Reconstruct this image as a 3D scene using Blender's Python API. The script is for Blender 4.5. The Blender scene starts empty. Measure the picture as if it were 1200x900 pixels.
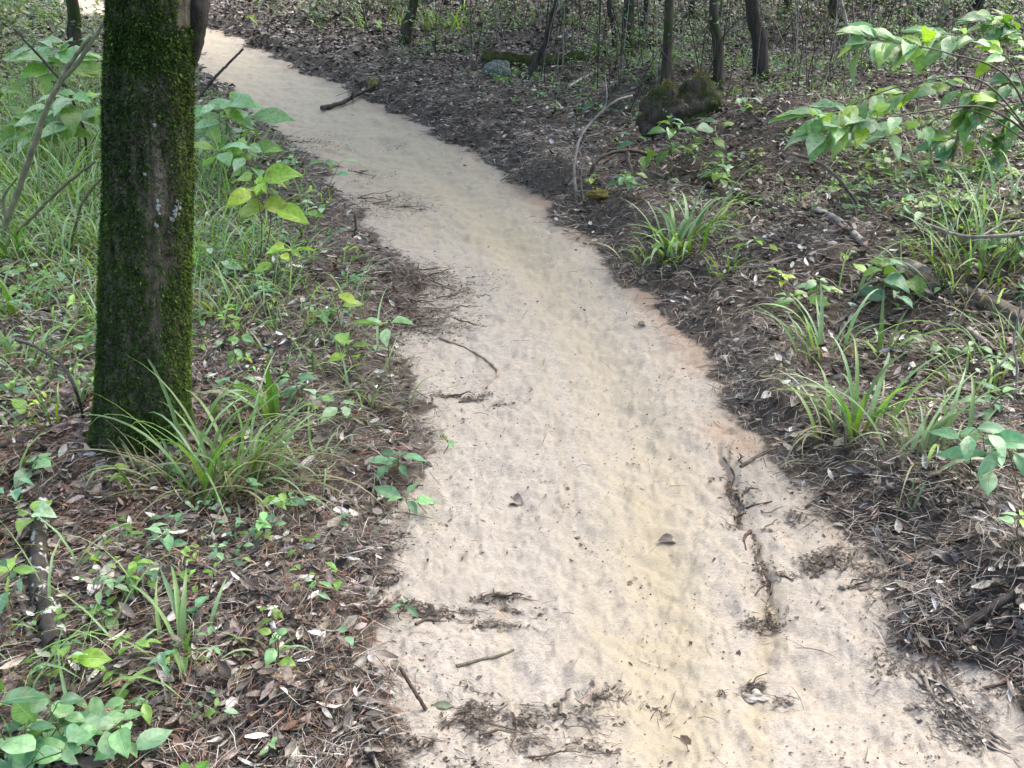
import bpy, math, random
import numpy as np
from mathutils import Vector

R = math.radians
rng = np.random.default_rng(7)
random.seed(7)
scn = bpy.context.scene
COL = scn.collection

# ------------------------------------------------------------------ camera
CH, PITCH, F = 1.6, R(25), 1200.0
cam_d = bpy.data.cameras.new('camera')
cam = bpy.data.objects.new('camera', cam_d)
COL.objects.link(cam)
cam.location = (0, 0, CH)
cam.rotation_euler = (math.pi / 2 - PITCH, 0, 0)
cam_d.sensor_width = 36
cam_d.lens = 36 * F / 1200
cam_d.clip_start = 0.05
cam_d.clip_end = 400
scn.camera = cam
CP, SP = math.cos(PITCH), math.sin(PITCH)


def ray(u, v):
    x, y = (u - 600) / F, -(v - 450) / F
    return np.array([x, CP + y * SP, -SP + y * CP])


def flat(u, v, z=0.0):
    d = ray(u, v)
    t = (z - CH) / d[2]
    return np.array([d[0] * t, d[1] * t])


# ------------------------------------------------------------------ noise
def vnoise(x, y, seed=0):
    x = np.asarray(x, float); y = np.asarray(y, float)
    xi = np.floor(x).astype(np.int64); yi = np.floor(y).astype(np.int64)
    fx = x - xi; fy = y - yi
    fx = fx * fx * (3 - 2 * fx); fy = fy * fy * (3 - 2 * fy)

    def h(a, b):
        n = (a * 374761393 + b * 668265263 + seed * 974634777) & 0xffffffff
        n = ((n ^ (n >> 13)) * 1274126177) & 0xffffffff
        n = (n ^ (n >> 16)) & 0xffffff
        return n / float(0xffffff) * 2 - 1
    a, b, c, d = h(xi, yi), h(xi + 1, yi), h(xi, yi + 1), h(xi + 1, yi + 1)
    return (a * (1 - fx) + b * fx) * (1 - fy) + (c * (1 - fx) + d * fx) * fy


def ss(x, a=0.0, b=1.0):
    t = np.clip((np.asarray(x, float) - a) / (b - a), 0, 1)
    return t * t * (3 - 2 * t)


# ------------------------------------------------------------------ path outline
LEFT = [(425, 960), (425, 900), (428, 850), (424, 800), (430, 760), (440, 700), (450, 650), (456, 600), (478, 550), (478, 500),
        (482, 450), (482, 400), (500, 360), (486, 320), (432, 285), (412, 250), (388, 212), (350, 176), (312, 150), (280, 122),
        (256, 100), (240, 78), (222, 58), (180, 42), (120, 36), (90, 26), (66, 14), (30, 4)]
RIGHT = [(1290, 960), (1262, 900), (1215, 850), (1160, 800), (1085, 762), (1046, 705), (1004, 655), (962, 600), (925, 550), (858, 505),
         (836, 450), (808, 400), (762, 350), (716, 300), (656, 252), (590, 202), (545, 170), (498, 150), (440, 120), (400, 100),
         (345, 80), (296, 60), (260, 44), (225, 34), (180, 26), (130, 18), (100, 5), (80, -4)]
poly = [flat(*p) for p in LEFT] + [flat(*p) for p in RIGHT][::-1]
poly = np.array(poly)
cy = np.linspace(0.5, 20, 60)
lw = np.array([flat(*p) for p in LEFT]); rw = np.array([flat(*p) for p in RIGHT])
_n = min(len(lw), len(rw))
cl = (lw[:_n] + rw[:_n]) / 2
CLX, CLY = cl[:, 0], cl[:, 1]
_o = np.argsort(CLY); CLX, CLY = CLX[_o], CLY[_o]


def poly_sd(px, py):
    n = len(poly)
    d = np.full(px.shape, 1e9)
    ins = np.zeros(px.shape, bool)
    for i in range(n):
        a, b = poly[i], poly[(i + 1) % n]
        ex, ey = b - a
        wx, wy = px - a[0], py - a[1]
        t = np.clip((wx * ex + wy * ey) / (ex * ex + ey * ey + 1e-12), 0, 1)
        d = np.minimum(d, (wx - ex * t) ** 2 + (wy - ey * t) ** 2)
        c = ((a[1] <= py) & (b[1] > py)) | ((b[1] <= py) & (a[1] > py))
        xint = a[0] + (py - a[1]) / (ey if abs(ey) > 1e-9 else 1e-9) * ex
        ins ^= c & (px < xint)
    d = np.sqrt(d)
    return np.where(ins, d, -d)


GX, GY, GS = -14.0, 0.2, 0.04
gx = np.arange(GX, 14, GS); gy = np.arange(GY, 26, GS)
GM = poly_sd(*np.meshgrid(gx, gy))


def sd0(x, y):
    i = np.clip((np.asarray(x, float) - GX) / GS, 0, len(gx) - 1.001)
    j = np.clip((np.asarray(y, float) - GY) / GS, 0, len(gy) - 1.001)
    i0 = i.astype(int); j0 = j.astype(int); fi = i - i0; fj = j - j0
    return (GM[j0, i0] * (1 - fi) + GM[j0, i0 + 1] * fi) * (1 - fj) + (GM[j0 + 1, i0] * (1 - fi) + GM[j0 + 1, i0 + 1] * fi) * fj


def sd(x, y):
    s = sd0(x, y)
    far = ss(y, 3, 10)
    return s + 0.065 * vnoise(np.asarray(x) * 4, np.asarray(y) * 4, 3) * (1 + far) + 0.04 * vnoise(np.asarray(x) * 12, np.asarray(y) * 12, 4) + .015 * vnoise(np.asarray(x) * 33, np.asarray(y) * 33, 5)


def seg_dist(px, py, pts):
    d = np.full(np.shape(px), 1e9)
    for a, b in zip(pts[:-1], pts[1:]):
        e = b - a
        wx, wy = px - a[0], py - a[1]
        t = np.clip((wx * e[0] + wy * e[1]) / (e @ e + 1e-12), 0, 1)
        d = np.minimum(d, np.hypot(wx - e[0] * t, wy - e[1] * t))
    return d


CRACK = [flat(*p) for p in [(848, 520), (856, 552), (868, 598), (886, 640), (902, 690), (908, 722), (900, 760)]]
RUT = [flat(*p) for p in [(800, 980), (790, 900), (775, 760), (765, 640), (775, 560), (720, 440), (640, 330), (560, 240), (450, 160)]]
RUT2 = [flat(*p) for p in [(905, 980), (895, 900), (886, 820), (895, 740), (906, 690)]]
# mounds: px centre, size x, size y (m), height
MOUNDS = [(flat(790, 150), .55, .5, .30), (flat(915, 215), .7, .6, .30), (flat(1120, 365), .55, .35, .12), (flat(1180, 340), .8, .6, .18),
          (flat(715, 205), .22, .12, -.20), (flat(1140, 720), .28, .16, .07), (flat(360, 850), .18, .10, .05), (flat(365, 755), .16, .10, .04),
          (flat(120, 590), .35, .2, .06), (flat(650, 225), .35, .25, .10), (flat(610, 80), .8, .5, .12), (flat(480, 335), .25, .18, .03),
          (flat(150, 520), .30, .3, .05), (flat(430, 640), .14, .12, .04)]


def H(x, y):
    x = np.asarray(x, float); y = np.asarray(y, float)
    s = sd(x, y)
    out = np.maximum(-s, 0)
    right = x > np.interp(y, CLY, CLX)
    big = vnoise(x * .35 + 5, y * .35, 11)
    n1 = vnoise(x * 1.6, y * 1.6, 12); n2 = vnoise(x * 5, y * 5, 13); n3 = vnoise(x * 14, y * 14, 14)
    near_r = ss(y, 1.2, 2.6)
    hr = (.045 + .075 * near_r) * ss(out, 0, .24) + .055 * np.minimum(out, 5) + .03 * np.clip(out - 5, 0, 40) + ss(out, 0, .4) * (.05 * n1 + .03 * n2 + .012 * n3 + .12 * big * ss(out, .3, 3))
    hl = .05 * ss(out, 0, .2) + .018 * np.minimum(out, 6) + ss(out, 0, .3) * (.04 * n1 + .022 * n2 + .01 * n3 + .05 * big)
    z = np.where(right, hr, hl)
    ins = np.maximum(s, 0)
    zi = -.025 * ss(ins, 0, .35) + .012 * vnoise(x * 3, y * 3, 21) * ss(ins, 0, .2) + ss(ins, 0, .08) * (.009 * vnoise(x * 9, y * 9, 22) + .005 * vnoise(x * 9 + 2 * vnoise(x * 3, y * 3, 28), y * 26, 29) + .0065 * vnoise(x * 27, y * 23, 23) + .0045 * vnoise(x * 75, y * 60, 27))
    dr = seg_dist(x, y, RUT)
    zi = zi - .014 * np.exp(-(dr / .09) ** 2) * ss(ins, 0, .1)
    dr = seg_dist(x, y, RUT2)
    zi = zi - .006 * np.exp(-(dr / .03) ** 2) * ss(ins, 0, .1)
    dc = seg_dist(x + .022 * vnoise(x * 18, y * 18, 24), y, CRACK)
    cx = np.interp(y, [p[1] for p in CRACK][::-1], [p[0] for p in CRACK][::-1])
    apron = ((x > cx) & (y < 2.9)) * ss(y, 1.6, 2.1) * .014 * ss(x - cx, 0, .05)
    zi = zi - .016 * np.exp(-(dc / .006) ** 2) * ss(y, 2.0, 2.25) + apron * (ins > 0)
    z = np.where(s > 0, zi, z + np.where(right, apron, 0))
    z = z + .022 * np.clip(y - 11, 0, 60)
    z = z + ss(y, 14, 40) * 1.2 * (ss(vnoise(x * .06, y * .06, 30), -1, 1))
    for c, ax, ay, hh in MOUNDS:
        z = z + hh * np.exp(-((x - c[0]) / ax) ** 2 - ((y - c[1]) / ay) ** 2) * ss(-s, -.05, .15)
    return z


def hit(u, v):
    d = ray(u, v)
    t = np.concatenate([np.linspace(1.2, 8, 1400), np.linspace(8, 60, 2600)])
    z = CH + d[2] * t - H(d[0] * t, d[1] * t)
    k = int(np.argmax(z < 0)) if (z < 0).any() else len(t) - 1
    p = d * t[k]
    return np.array([p[0], p[1], float(H(p[0], p[1]))])


def at_y(u, v, Y):
    """point on the view ray where its ground depth equals Y"""
    d = ray(u, v)
    t = Y / d[1]
    return np.array([d[0] * t, Y, CH + d[2] * t])


def px(p):
    """metres per photo pixel at point p"""
    return (p[1] * CP + (CH - p[2]) * SP) / F


# ------------------------------------------------------------------ mesh buffer
class Buf:
    def __init__(s):
        s.v, s.f, s.c, s.u, s.n = [], [], [], [], 0

    def add(s, v, f, c=(1, 1, 1), u=None):
        v = np.asarray(v, float).reshape(-1, 3); f = np.asarray(f, np.int64)
        k = len(v)
        c = np.asarray(c, float)
        if c.ndim == 1: c = np.tile(c, (k, 1))
        if u is None: u = np.zeros((k, 2))
        s.v.append(v); s.f.append(f.reshape(-1, f.shape[-1]) + s.n); s.c.append(c.reshape(-1, 3)); s.u.append(np.asarray(u, float).reshape(-1, 2))
        s.n += k

    def build(s, name, mat, parent=None, origin=None, smooth=True):
        me = bpy.data.meshes.new(name)
        v = np.concatenate(s.v); c = np.concatenate(s.c); u = np.concatenate(s.u)
        if origin is not None: v = v - np.asarray(origin)
        quads = [f for f in s.f if f.shape[1] == 4]; tris = [f for f in s.f if f.shape[1] == 3]
        q = np.concatenate(quads) if quads else np.zeros((0, 4), int)
        t = np.concatenate(tris) if tris else np.zeros((0, 3), int)
        nl = q.size + t.size; nf = len(q) + len(t)
        me.vertices.add(len(v)); me.vertices.foreach_set('co', v.astype(np.float32).ravel())
        me.loops.add(nl); me.loops.foreach_set('vertex_index', np.concatenate([q.ravel(), t.ravel()]).astype(np.int32))
        me.polygons.add(nf)
        st = np.concatenate([np.arange(len(q)) * 4, q.size + np.arange(len(t)) * 3]).astype(np.int32)
        me.polygons.foreach_set('loop_start', st)
        me.polygons.foreach_set('use_smooth', np.full(nf, smooth))
        a = me.attributes.new('Col', 'FLOAT_COLOR', 'POINT')
        a.data.foreach_set('color', np.concatenate([c, np.ones((len(c), 1))], 1).astype(np.float32).ravel())
        a = me.attributes.new('leafuv', 'FLOAT_VECTOR', 'POINT')
        a.data.foreach_set('vector', np.concatenate([u, np.zeros((len(u), 1))], 1).astype(np.float32).ravel())
        me.update(calc_edges=True)
        me.materials.append(mat)
        o = bpy.data.objects.new(name, me)
        COL.objects.link(o)
        if parent is not None: o.parent = parent
        return o


def nrm(a):
    a = np.asarray(a, float)
    return a / (np.linalg.norm(a, axis=-1, keepdims=True) + 1e-12)


def tube(buf, pts, rad, n=8, col=(1, 1, 1), wob=0.0, cap=True, r=None):
    pts = np.asarray(pts, float); m = len(pts)
    rad = np.broadcast_to(np.asarray(rad, float), (m,)) if np.ndim(rad) == 0 or len(rad) == m else np.interp(np.linspace(0, 1, m), np.linspace(0, 1, len(rad)), rad)
    tan = nrm(np.gradient(pts, axis=0))
    ref = np.array([0, 0, 1.0]) if abs(tan[0][2]) < .9 else np.array([1.0, 0, 0])
    A = np.zeros((m, 3)); a = nrm(np.cross(tan[0], ref))
    for i in range(m):
        a = nrm(a - tan[i] * (a @ tan[i])); A[i] = a
    B = np.cross(tan, A)
    th = np.linspace(0, 2 * np.pi, n, endpoint=False)
    rr = rad[:, None] * np.ones((1, n))
    if wob:
        g = r or rng
        rr = rr * (1 + wob * g.normal(size=(m, n)) * .6 + wob * g.normal(size=(1, n)))
    V = pts[:, None] + (A[:, None] * np.cos(th)[None, :, None] + B[:, None] * np.sin(th)[None, :, None]) * rr[..., None]
    i = np.arange(m - 1)[:, None] * n; j = np.arange(n)[None, :]; k = (j + 1) % n
    f = np.stack([i + j, i + k, i + n + k, i + n + j], -1).reshape(-1, 4)
    c = np.asarray(col, float)
    if c.ndim == 2: c = np.repeat(c, n, 0)
    buf.add(V, f, c)
    if cap:
        for e, idx in ((0, 0), (m - 1, (m - 1) * n)):
            tri = np.stack([np.full(n, n), np.arange(n), (np.arange(n) + 1) % n], -1)
            cc = c[idx:idx + n] if c.ndim == 2 else c
            cc = np.concatenate([cc, cc[:1]]) if c.ndim == 2 else cc
            buf.add(np.concatenate([V[e], pts[e:e + 1]]), tri, cc)


def spline(P, m):
    P = np.asarray(P, float)
    if len(P) == 2: return P[0] + (P[1] - P[0]) * np.linspace(0, 1, m)[:, None]
    Q = np.concatenate([[2 * P[0] - P[1]], P, [2 * P[-1] - P[-2]]])
    out = []
    for s in np.linspace(0, len(P) - 1 - 1e-9, m):
        i = int(s); t = s - i
        p0, p1, p2, p3 = Q[i], Q[i + 1], Q[i + 2], Q[i + 3]
        out.append(.5 * (2 * p1 + (p2 - p0) * t + (2 * p0 - 5 * p1 + 4 * p2 - p3) * t * t + (3 * p1 - p0 - 3 * p2 + p3) * t ** 3))
    return np.array(out)


def leaves(buf, P, D, N, L, W, col, droop=.3, fold=.25, S=6, wav=.04, tip=1.6, g=None, sh=.88):
    """batch of leaf blades: base P, direction D, upward normal N; S segments long, 4 faces across folded along the midrib"""
    g = g or rng
    P = np.atleast_2d(np.asarray(P, float)); n = len(P)
    D = nrm(np.broadcast_to(D, (n, 3))); N = np.broadcast_to(N, (n, 3)); N = nrm(N - D * (N * D).sum(-1, keepdims=True))
    Bn = np.cross(D, N)
    L = np.broadcast_to(L, (n,)); W = np.broadcast_to(W, (n,)); droop = np.broadcast_to(droop, (n,)); fold = np.broadcast_to(fold, (n,))
    t = np.linspace(0, 1, S + 1)
    ang = -droop[:, None] * t[None, :] * 1.6
    stp = L[:, None] / S
    cx = np.concatenate([np.zeros((n, 1)), np.cumsum(np.cos((ang[:, 1:] + ang[:, :-1]) / 2) * stp, 1)], 1)
    cz = np.concatenate([np.zeros((n, 1)), np.cumsum(np.sin((ang[:, 1:] + ang[:, :-1]) / 2) * stp, 1)], 1)
    prof = np.sin(np.pi * np.clip(t, .0, 1) ** sh) ** (.8 if sh < .8 else 1.05) * (1 - t ** 6 * .3)
    prof = np.where(t > .8, prof * (1 - (t - .8) * tip * .6), prof); prof[0] = .06; prof[-1] = .02
    acr = np.array([-1, -.5, 0, .5, 1.0])
    w = W[:, None, None] * .5 * prof[None, :, None] * acr[None, None, :]
    ph = g.uniform(0, 6.28, (n, 1, 1))
    up = np.abs(w) * fold[:, None, None] * 1.5 - (np.abs(acr) ** 2)[None, None, :] * W[:, None, None] * .06 + np.sin(t[None, :, None] * 11 + ph + acr[None, None, :] * 2) * wav * W[:, None, None] * np.abs(acr)[None, None, :]
    V = P[:, None, None] + D[:, None, None] * cx[:, :, None, None] + N[:, None, None] * (cz[:, :, None] + up)[..., None] + Bn[:, None, None] * w[..., None]
    M = 5
    base = (np.arange(n) * (S + 1) * M)[:, None, None]
    i = np.arange(S)[None, :, None] * M; j = np.arange(M - 1)[None, None, :]
    a = base + i + j
    f = np.stack([a, a + 1, a + M + 1, a + M], -1).reshape(-1, 4)
    col = np.asarray(col, float)
    if col.ndim == 1: col = np.tile(col, (n, 1))
    C = np.repeat(col, (S + 1) * M, 0)
    U = np.stack(np.broadcast_arrays(acr[None, None, :], t[None, :, None], ), -1)
    U = np.broadcast_to(U, (n, S + 1, M, 2)).reshape(-1, 2)
    buf.add(V, f, C, U)


def flakes(buf, P, yaw, pitch, roll, L, W, col, curl):
    """batch of cheap dead leaves: 3 x 4 vertices each, curled"""
    n = len(P)
    cyw, syw = np.cos(yaw), np.sin(yaw)
    D = np.stack([cyw * np.cos(pitch), syw * np.cos(pitch), np.sin(pitch)], -1)
    B0 = np.stack([-syw, cyw, np.zeros(n)], -1)
    N0 = np.cross(D, B0)
    Bn = B0 * np.cos(roll)[:, None] + N0 * np.sin(roll)[:, None]
    N = np.cross(D, Bn)
    t = np.array([-.5, -.2, .18, .5]); pr = np.array([.12, .95, .85, .05]); acr = np.array([-1, 0, 1.0])
    x = L[:, None, None] * t[None, :, None] * np.ones((1, 1, 3))
    y = W[:, None, None] * .5 * pr[None, :, None] * acr[None, None, :]
    z = curl[:, None, None] * (np.abs(y) * .9 + (t[None, :, None] ** 2) * L[:, None, None] * .9)
    z = z + rng.normal(size=(n, 4, 3)) * (W * .07)[:, None, None]
    V = P[:, None, None] + D[:, None, None] * x[..., None] + Bn[:, None, None] * y[..., None] + N[:, None, None] * z[..., None]
    base = (np.arange(n) * 12)[:, None, None]
    a = base + np.arange(3)[None, :, None] * 3 + np.arange(2)[None, None, :]
    f = np.stack([a, a + 1, a + 4, a + 3], -1).reshape(-1, 4)
    U = np.broadcast_to(np.stack(np.broadcast_arrays(acr[None, :], t[:, None] + .5), -1)[None], (n, 4, 3, 2))
    buf.add(V, f, np.repeat(col, 12, 0), U)


def needles(buf, P, yaw, pitch, L, W, col, bend, arch=None, S=3):
    n = len(P)
    t = np.linspace(-.5, .5, S + 1)
    D = np.stack([np.cos(yaw), np.sin(yaw), np.zeros(n)], -1); Sd = np.stack([-np.sin(yaw), np.cos(yaw), np.zeros(n)], -1)
    c = P[:, None] + D[:, None] * (L[:, None] * t[None])[..., None] + Sd[:, None] * (bend[:, None] * L[:, None] * (t ** 2)[None])[..., None]
    c[..., 2] += np.sin(pitch)[:, None] * L[:, None] * t[None]
    if arch is not None: c[..., 2] += arch[:, None] * (1 - (2 * t) ** 2)[None]
    tilt = rng.uniform(-.9, .9, n)
    wv = (Sd * np.cos(tilt)[:, None] + np.array([0, 0, 1.0]) * np.sin(tilt)[:, None]) * (W * .5)[:, None]
    tp = np.where(np.abs(t) > .45, .45, 1.0)
    V = np.stack([c - wv[:, None] * tp[None, :, None], c + wv[:, None] * tp[None, :, None]], 2)
    a = (np.arange(n) * (S + 1) * 2)[:, None] + np.arange(S)[None] * 2
    f = np.stack([a, a + 1, a + 3, a + 2], -1).reshape(-1, 4)
    buf.add(V, f, np.repeat(col, (S + 1) * 2, 0))


def blades(buf, P, az, e0, bend, L, W, c0, c1, S=9, g=None, power=1.5):
    """arching grass blades, V-folded"""
    g = g or rng
    n = len(P); t = np.linspace(0, 1, S + 1)
    e = e0[:, None] - bend[:, None] * t[None] ** power
    em = (e[:, 1:] + e[:, :-1]) / 2
    rh = np.concatenate([np.zeros((n, 1)), np.cumsum(np.cos(em) * L[:, None] / S, 1)], 1)
    rz = np.concatenate([np.zeros((n, 1)), np.cumsum(np.sin(em) * L[:, None] / S, 1)], 1)
    curve = g.normal(0, .25, n)
    az2 = az[:, None] + curve[:, None] * t[None]
    dx, dy = np.cos(az2), np.sin(az2)
    c = P[:, None] + np.stack([dx * rh, dy * rh, rz], -1)
    tw = g.normal(0, .5, n)[:, None] * t[None]
    side = np.stack([-dy, dx, np.zeros_like(dx)], -1)
    nor = np.stack([-np.sin(e) * dx, -np.sin(e) * dy, np.cos(e)], -1)
    sv = side * np.cos(tw)[..., None] + nor * np.sin(tw)[..., None]
    nv = nor * np.cos(tw)[..., None] - side * np.sin(tw)[..., None]
    prof = np.minimum(1, .4 + t * 3) * (1 - t ** 2.4); prof[-1] = .03
    w = (W[:, None] * .5 * prof[None])[..., None]
    V = np.stack([c - sv * w + nv * w * .35, c, c + sv * w + nv * w * .35], 2)
    M = 3
    a = (np.arange(n) * (S + 1) * M)[:, None, None] + np.arange(S)[None, :, None] * M + np.arange(2)[None, None]
    f = np.stack([a, a + 1, a + M + 1, a + M], -1).reshape(-1, 4)
    k = ss(t, .0, .35)[None, :, None, None]
    C = (c0[:, None, None] * (1 - k) + c1[:, None, None] * k) * np.ones((1, 1, 3, 1))
    U = np.broadcast_to(np.stack(np.broadcast_arrays(np.array([-1., 0, 1])[None, :], t[:, None]), -1)[None], (n, S + 1, 3, 2))
    buf.add(V, f, C, U)


# ------------------------------------------------------------------ materials
def mat(name):
    m = bpy.data.materials.new(name); m.use_nodes = True
    nt = m.node_tree; nt.nodes.clear()
    out = nt.nodes.new('ShaderNodeOutputMaterial')
    def nd(t, **kw):
        n = nt.nodes.new(t)
        for k, v in kw.items():
            if k.startswith('i_'): n.inputs[k[2:].replace('_', ' ')].default_value = v
            else: setattr(n, k, v)
        return n
    return m, nt, nd, (lambda a, b: nt.links.new(a, b)), out


def mixc(nd, lk, fac, a, b, blend='MIX'):
    n = nd('ShaderNodeMix', data_type='RGBA', blend_type=blend)
    for s, v in ((0, fac), (6, a), (7, b)):
        if hasattr(v, 'is_output'): lk(v, n.inputs[s])
        else: n.inputs[s].default_value = v if s == 0 else (*v, 1) if len(v) == 3 else v
    return n.outputs[2]


def mth(nd, lk, op, a, b=0.0, clamp=False):
    n = nd('ShaderNodeMath', operation=op, use_clamp=clamp)
    for s, v in ((0, a), (1, b)):
        if hasattr(v, 'is_output'): lk(v, n.inputs[s])
        else: n.inputs[s].default_value = v
    return n.outputs[0]


def ramp(nd, lk, fac, stops):
    n = nd('ShaderNodeValToRGB')
    while len(n.color_ramp.elements) < len(stops): n.color_ramp.elements.new(.5)
    for e, (p, c) in zip(n.color_ramp.elements, stops):
        e.position = p; e.color = (*c, 1) if not np.isscalar(c) else (c, c, c, 1)
    lk(fac, n.inputs[0])
    return n.outputs[0]


def noise(nd, lk, vec, scale, detail=4, rough=.6, dist=0.0):
    n = nd('ShaderNodeTexNoise'); n.inputs['Scale'].default_value = scale; n.inputs['Detail'].default_value = detail
    n.inputs['Roughness'].default_value = rough; n.inputs['Distortion'].default_value = dist
    if vec is not None: lk(vec, n.inputs['Vector'])
    return n.outputs[0]


def green_material(name, rough=.38, trans=.35, vein=True, tint=(1, 1, 1)):
    m, nt, nd, lk, out = mat(name)
    col = nd('ShaderNodeAttribute', attribute_name='Col').outputs['Color']
    uv = nd('ShaderNodeAttribute', attribute_name='leafuv').outputs['Vector']
    geo = nd('ShaderNodeNewGeometry')
    tc = nd('ShaderNodeTexCoord').outputs['Object']
    ns = noise(nd, lk, tc, 60, 3)
    c = mixc(nd, lk, 1.0, col, ramp(nd, lk, ns, [(.3, .72), (.7, 1.25)]), 'MULTIPLY')
    blot = noise(nd, lk, tc, 24, 3)
    c = mixc(nd, lk, ramp(nd, lk, blot, [(.60, 0.0), (.70, .6)]), c, (.17, .13, .05))
    p = nd('ShaderNodeBsdfPrincipled')
    h = None
    if vein:
        sx = nd('ShaderNodeSeparateXYZ'); lk(uv, sx.inputs[0])
        ax = mth(nd, lk, 'ABSOLUTE', sx.outputs[0])
        mid = ramp(nd, lk, ax, [(0, 1.0), (.09, 0.0)])
        sv = mth(nd, lk, 'SUBTRACT', mth(nd, lk, 'MULTIPLY', sx.outputs[1], 8.0), mth(nd, lk, 'MULTIPLY', ax, 1.6))
        fr = mth(nd, lk, 'PINGPONG', sv, .5)
        side = ramp(nd, lk, fr, [(0, .7), (.1, 0.0)])
        vm = mth(nd, lk, 'MAXIMUM', mid, side)
        c = mixc(nd, lk, mth(nd, lk, 'MULTIPLY', vm, .45), c, (.28, .36, .14))
        h = mth(nd, lk, 'SUBTRACT', 1.0, vm)
    back = mixc(nd, lk, geo.outputs['Backfacing'], c, mixc(nd, lk, .5, c, (.22, .30, .16)))
    lk(back, p.inputs['Base Color'])
    p.inputs['Roughness'].default_value = rough
    p.inputs['Specular IOR Level'].default_value = .55
    if h is not None:
        b = nd('ShaderNodeBump'); b.inputs['Strength'].default_value = .35; b.inputs['Distance'].default_value = .002
        lk(h, b.inputs['Height']); lk(b.outputs[0], p.inputs['Normal'])
    tr = nd('ShaderNodeBsdfTranslucent')
    lk(mixc(nd, lk, 1.0, c, (1.5, 1.5, .6), 'MULTIPLY'), tr.inputs[0])
    mx = nd('ShaderNodeMixShader'); mx.inputs[0].default_value = trans
    lk(p.outputs[0], mx.inputs[1]); lk(tr.outputs[0], mx.inputs[2]); lk(mx.outputs[0], out.inputs[0])
    return m


def litter_material(name, rough=.6, spec=.35, var=(.6, 1.35), scale=45, spots=None):
    m, nt, nd, lk, out = mat(name)
    col = nd('ShaderNodeAttribute', attribute_name='Col').outputs['Color']
    tc = nd('ShaderNodeTexCoord').outputs['Object']
    c = mixc(nd, lk, 1.0, col, ramp(nd, lk, noise(nd, lk, tc, scale, 4), [(.3, var[0]), (.7, var[1])]), 'MULTIPLY')
    if spots:
        k = ramp(nd, lk, noise(nd, lk, tc, spots[0], 4, .65), [(spots[1], 0.0), (spots[1] + .05, 1.0)])
        c = mixc(nd, lk, k, c, spots[2])
    p = nd('ShaderNodeBsdfPrincipled'); lk(c, p.inputs['Base Color'])
    p.inputs['Roughness'].default_value = rough; p.inputs['Specular IOR Level'].default_value = spec
    b = nd('ShaderNodeBump'); b.inputs['Strength'].default_value = .5; b.inputs['Distance'].default_value = .004
    lk(noise(nd, lk, tc, scale * 4, 3), b.inputs['Height']); lk(b.outputs[0], p.inputs['Normal'])
    lk(p.outputs[0], out.inputs[0])
    return m


def bark_material(name, dark, light, sc=22, lichen=0.0, moss=0.0):
    m, nt, nd, lk, out = mat(name)
    tc = nd('ShaderNodeTexCoord').outputs['Object']
    mp = nd('ShaderNodeMapping'); mp.inputs['Scale'].default_value = (1, 1, .16); lk(tc, mp.inputs[0])
    n1 = noise(nd, lk, mp.outputs[0], sc, 6, .65, .4)
    c = ramp(nd, lk, n1, [(.34, dark), (.66, light)])
    fine = noise(nd, lk, tc, 160, 3)
    c = mixc(nd, lk, 1.0, c, ramp(nd, lk, fine, [(.3, .7), (.7, 1.3)]), 'MULTIPLY')
    if moss:
        k = ramp(nd, lk, noise(nd, lk, tc, 5, 5, .65), [(.62 - moss * .3, 0.0), (.70 - moss * .25, 1.0)])
        c = mixc(nd, lk, k, c, (.035, .06, .014))
    if lichen:
        k = ramp(nd, lk, noise(nd, lk, tc, 13, 5, .7), [(.74 - lichen * .2, 0.0), (.78 - lichen * .2, 1.0)])
        c = mixc(nd, lk, k, c, (.36, .40, .36))
    p = nd('ShaderNodeBsdfPrincipled'); lk(c, p.inputs['Base Color']); p.inputs['Roughness'].default_value = .85; p.inputs['Specular IOR Level'].default_value = .25
    b = nd('ShaderNodeBump'); b.inputs['Strength'].default_value = .9; b.inputs['Distance'].default_value = .012
    lk(mth(nd, lk, 'ADD', n1, mth(nd, lk, 'MULTIPLY', fine, .25)), b.inputs['Height']); lk(b.outputs[0], p.inputs['Normal'])
    lk(p.outputs[0], out.inputs[0])
    return m


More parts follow.
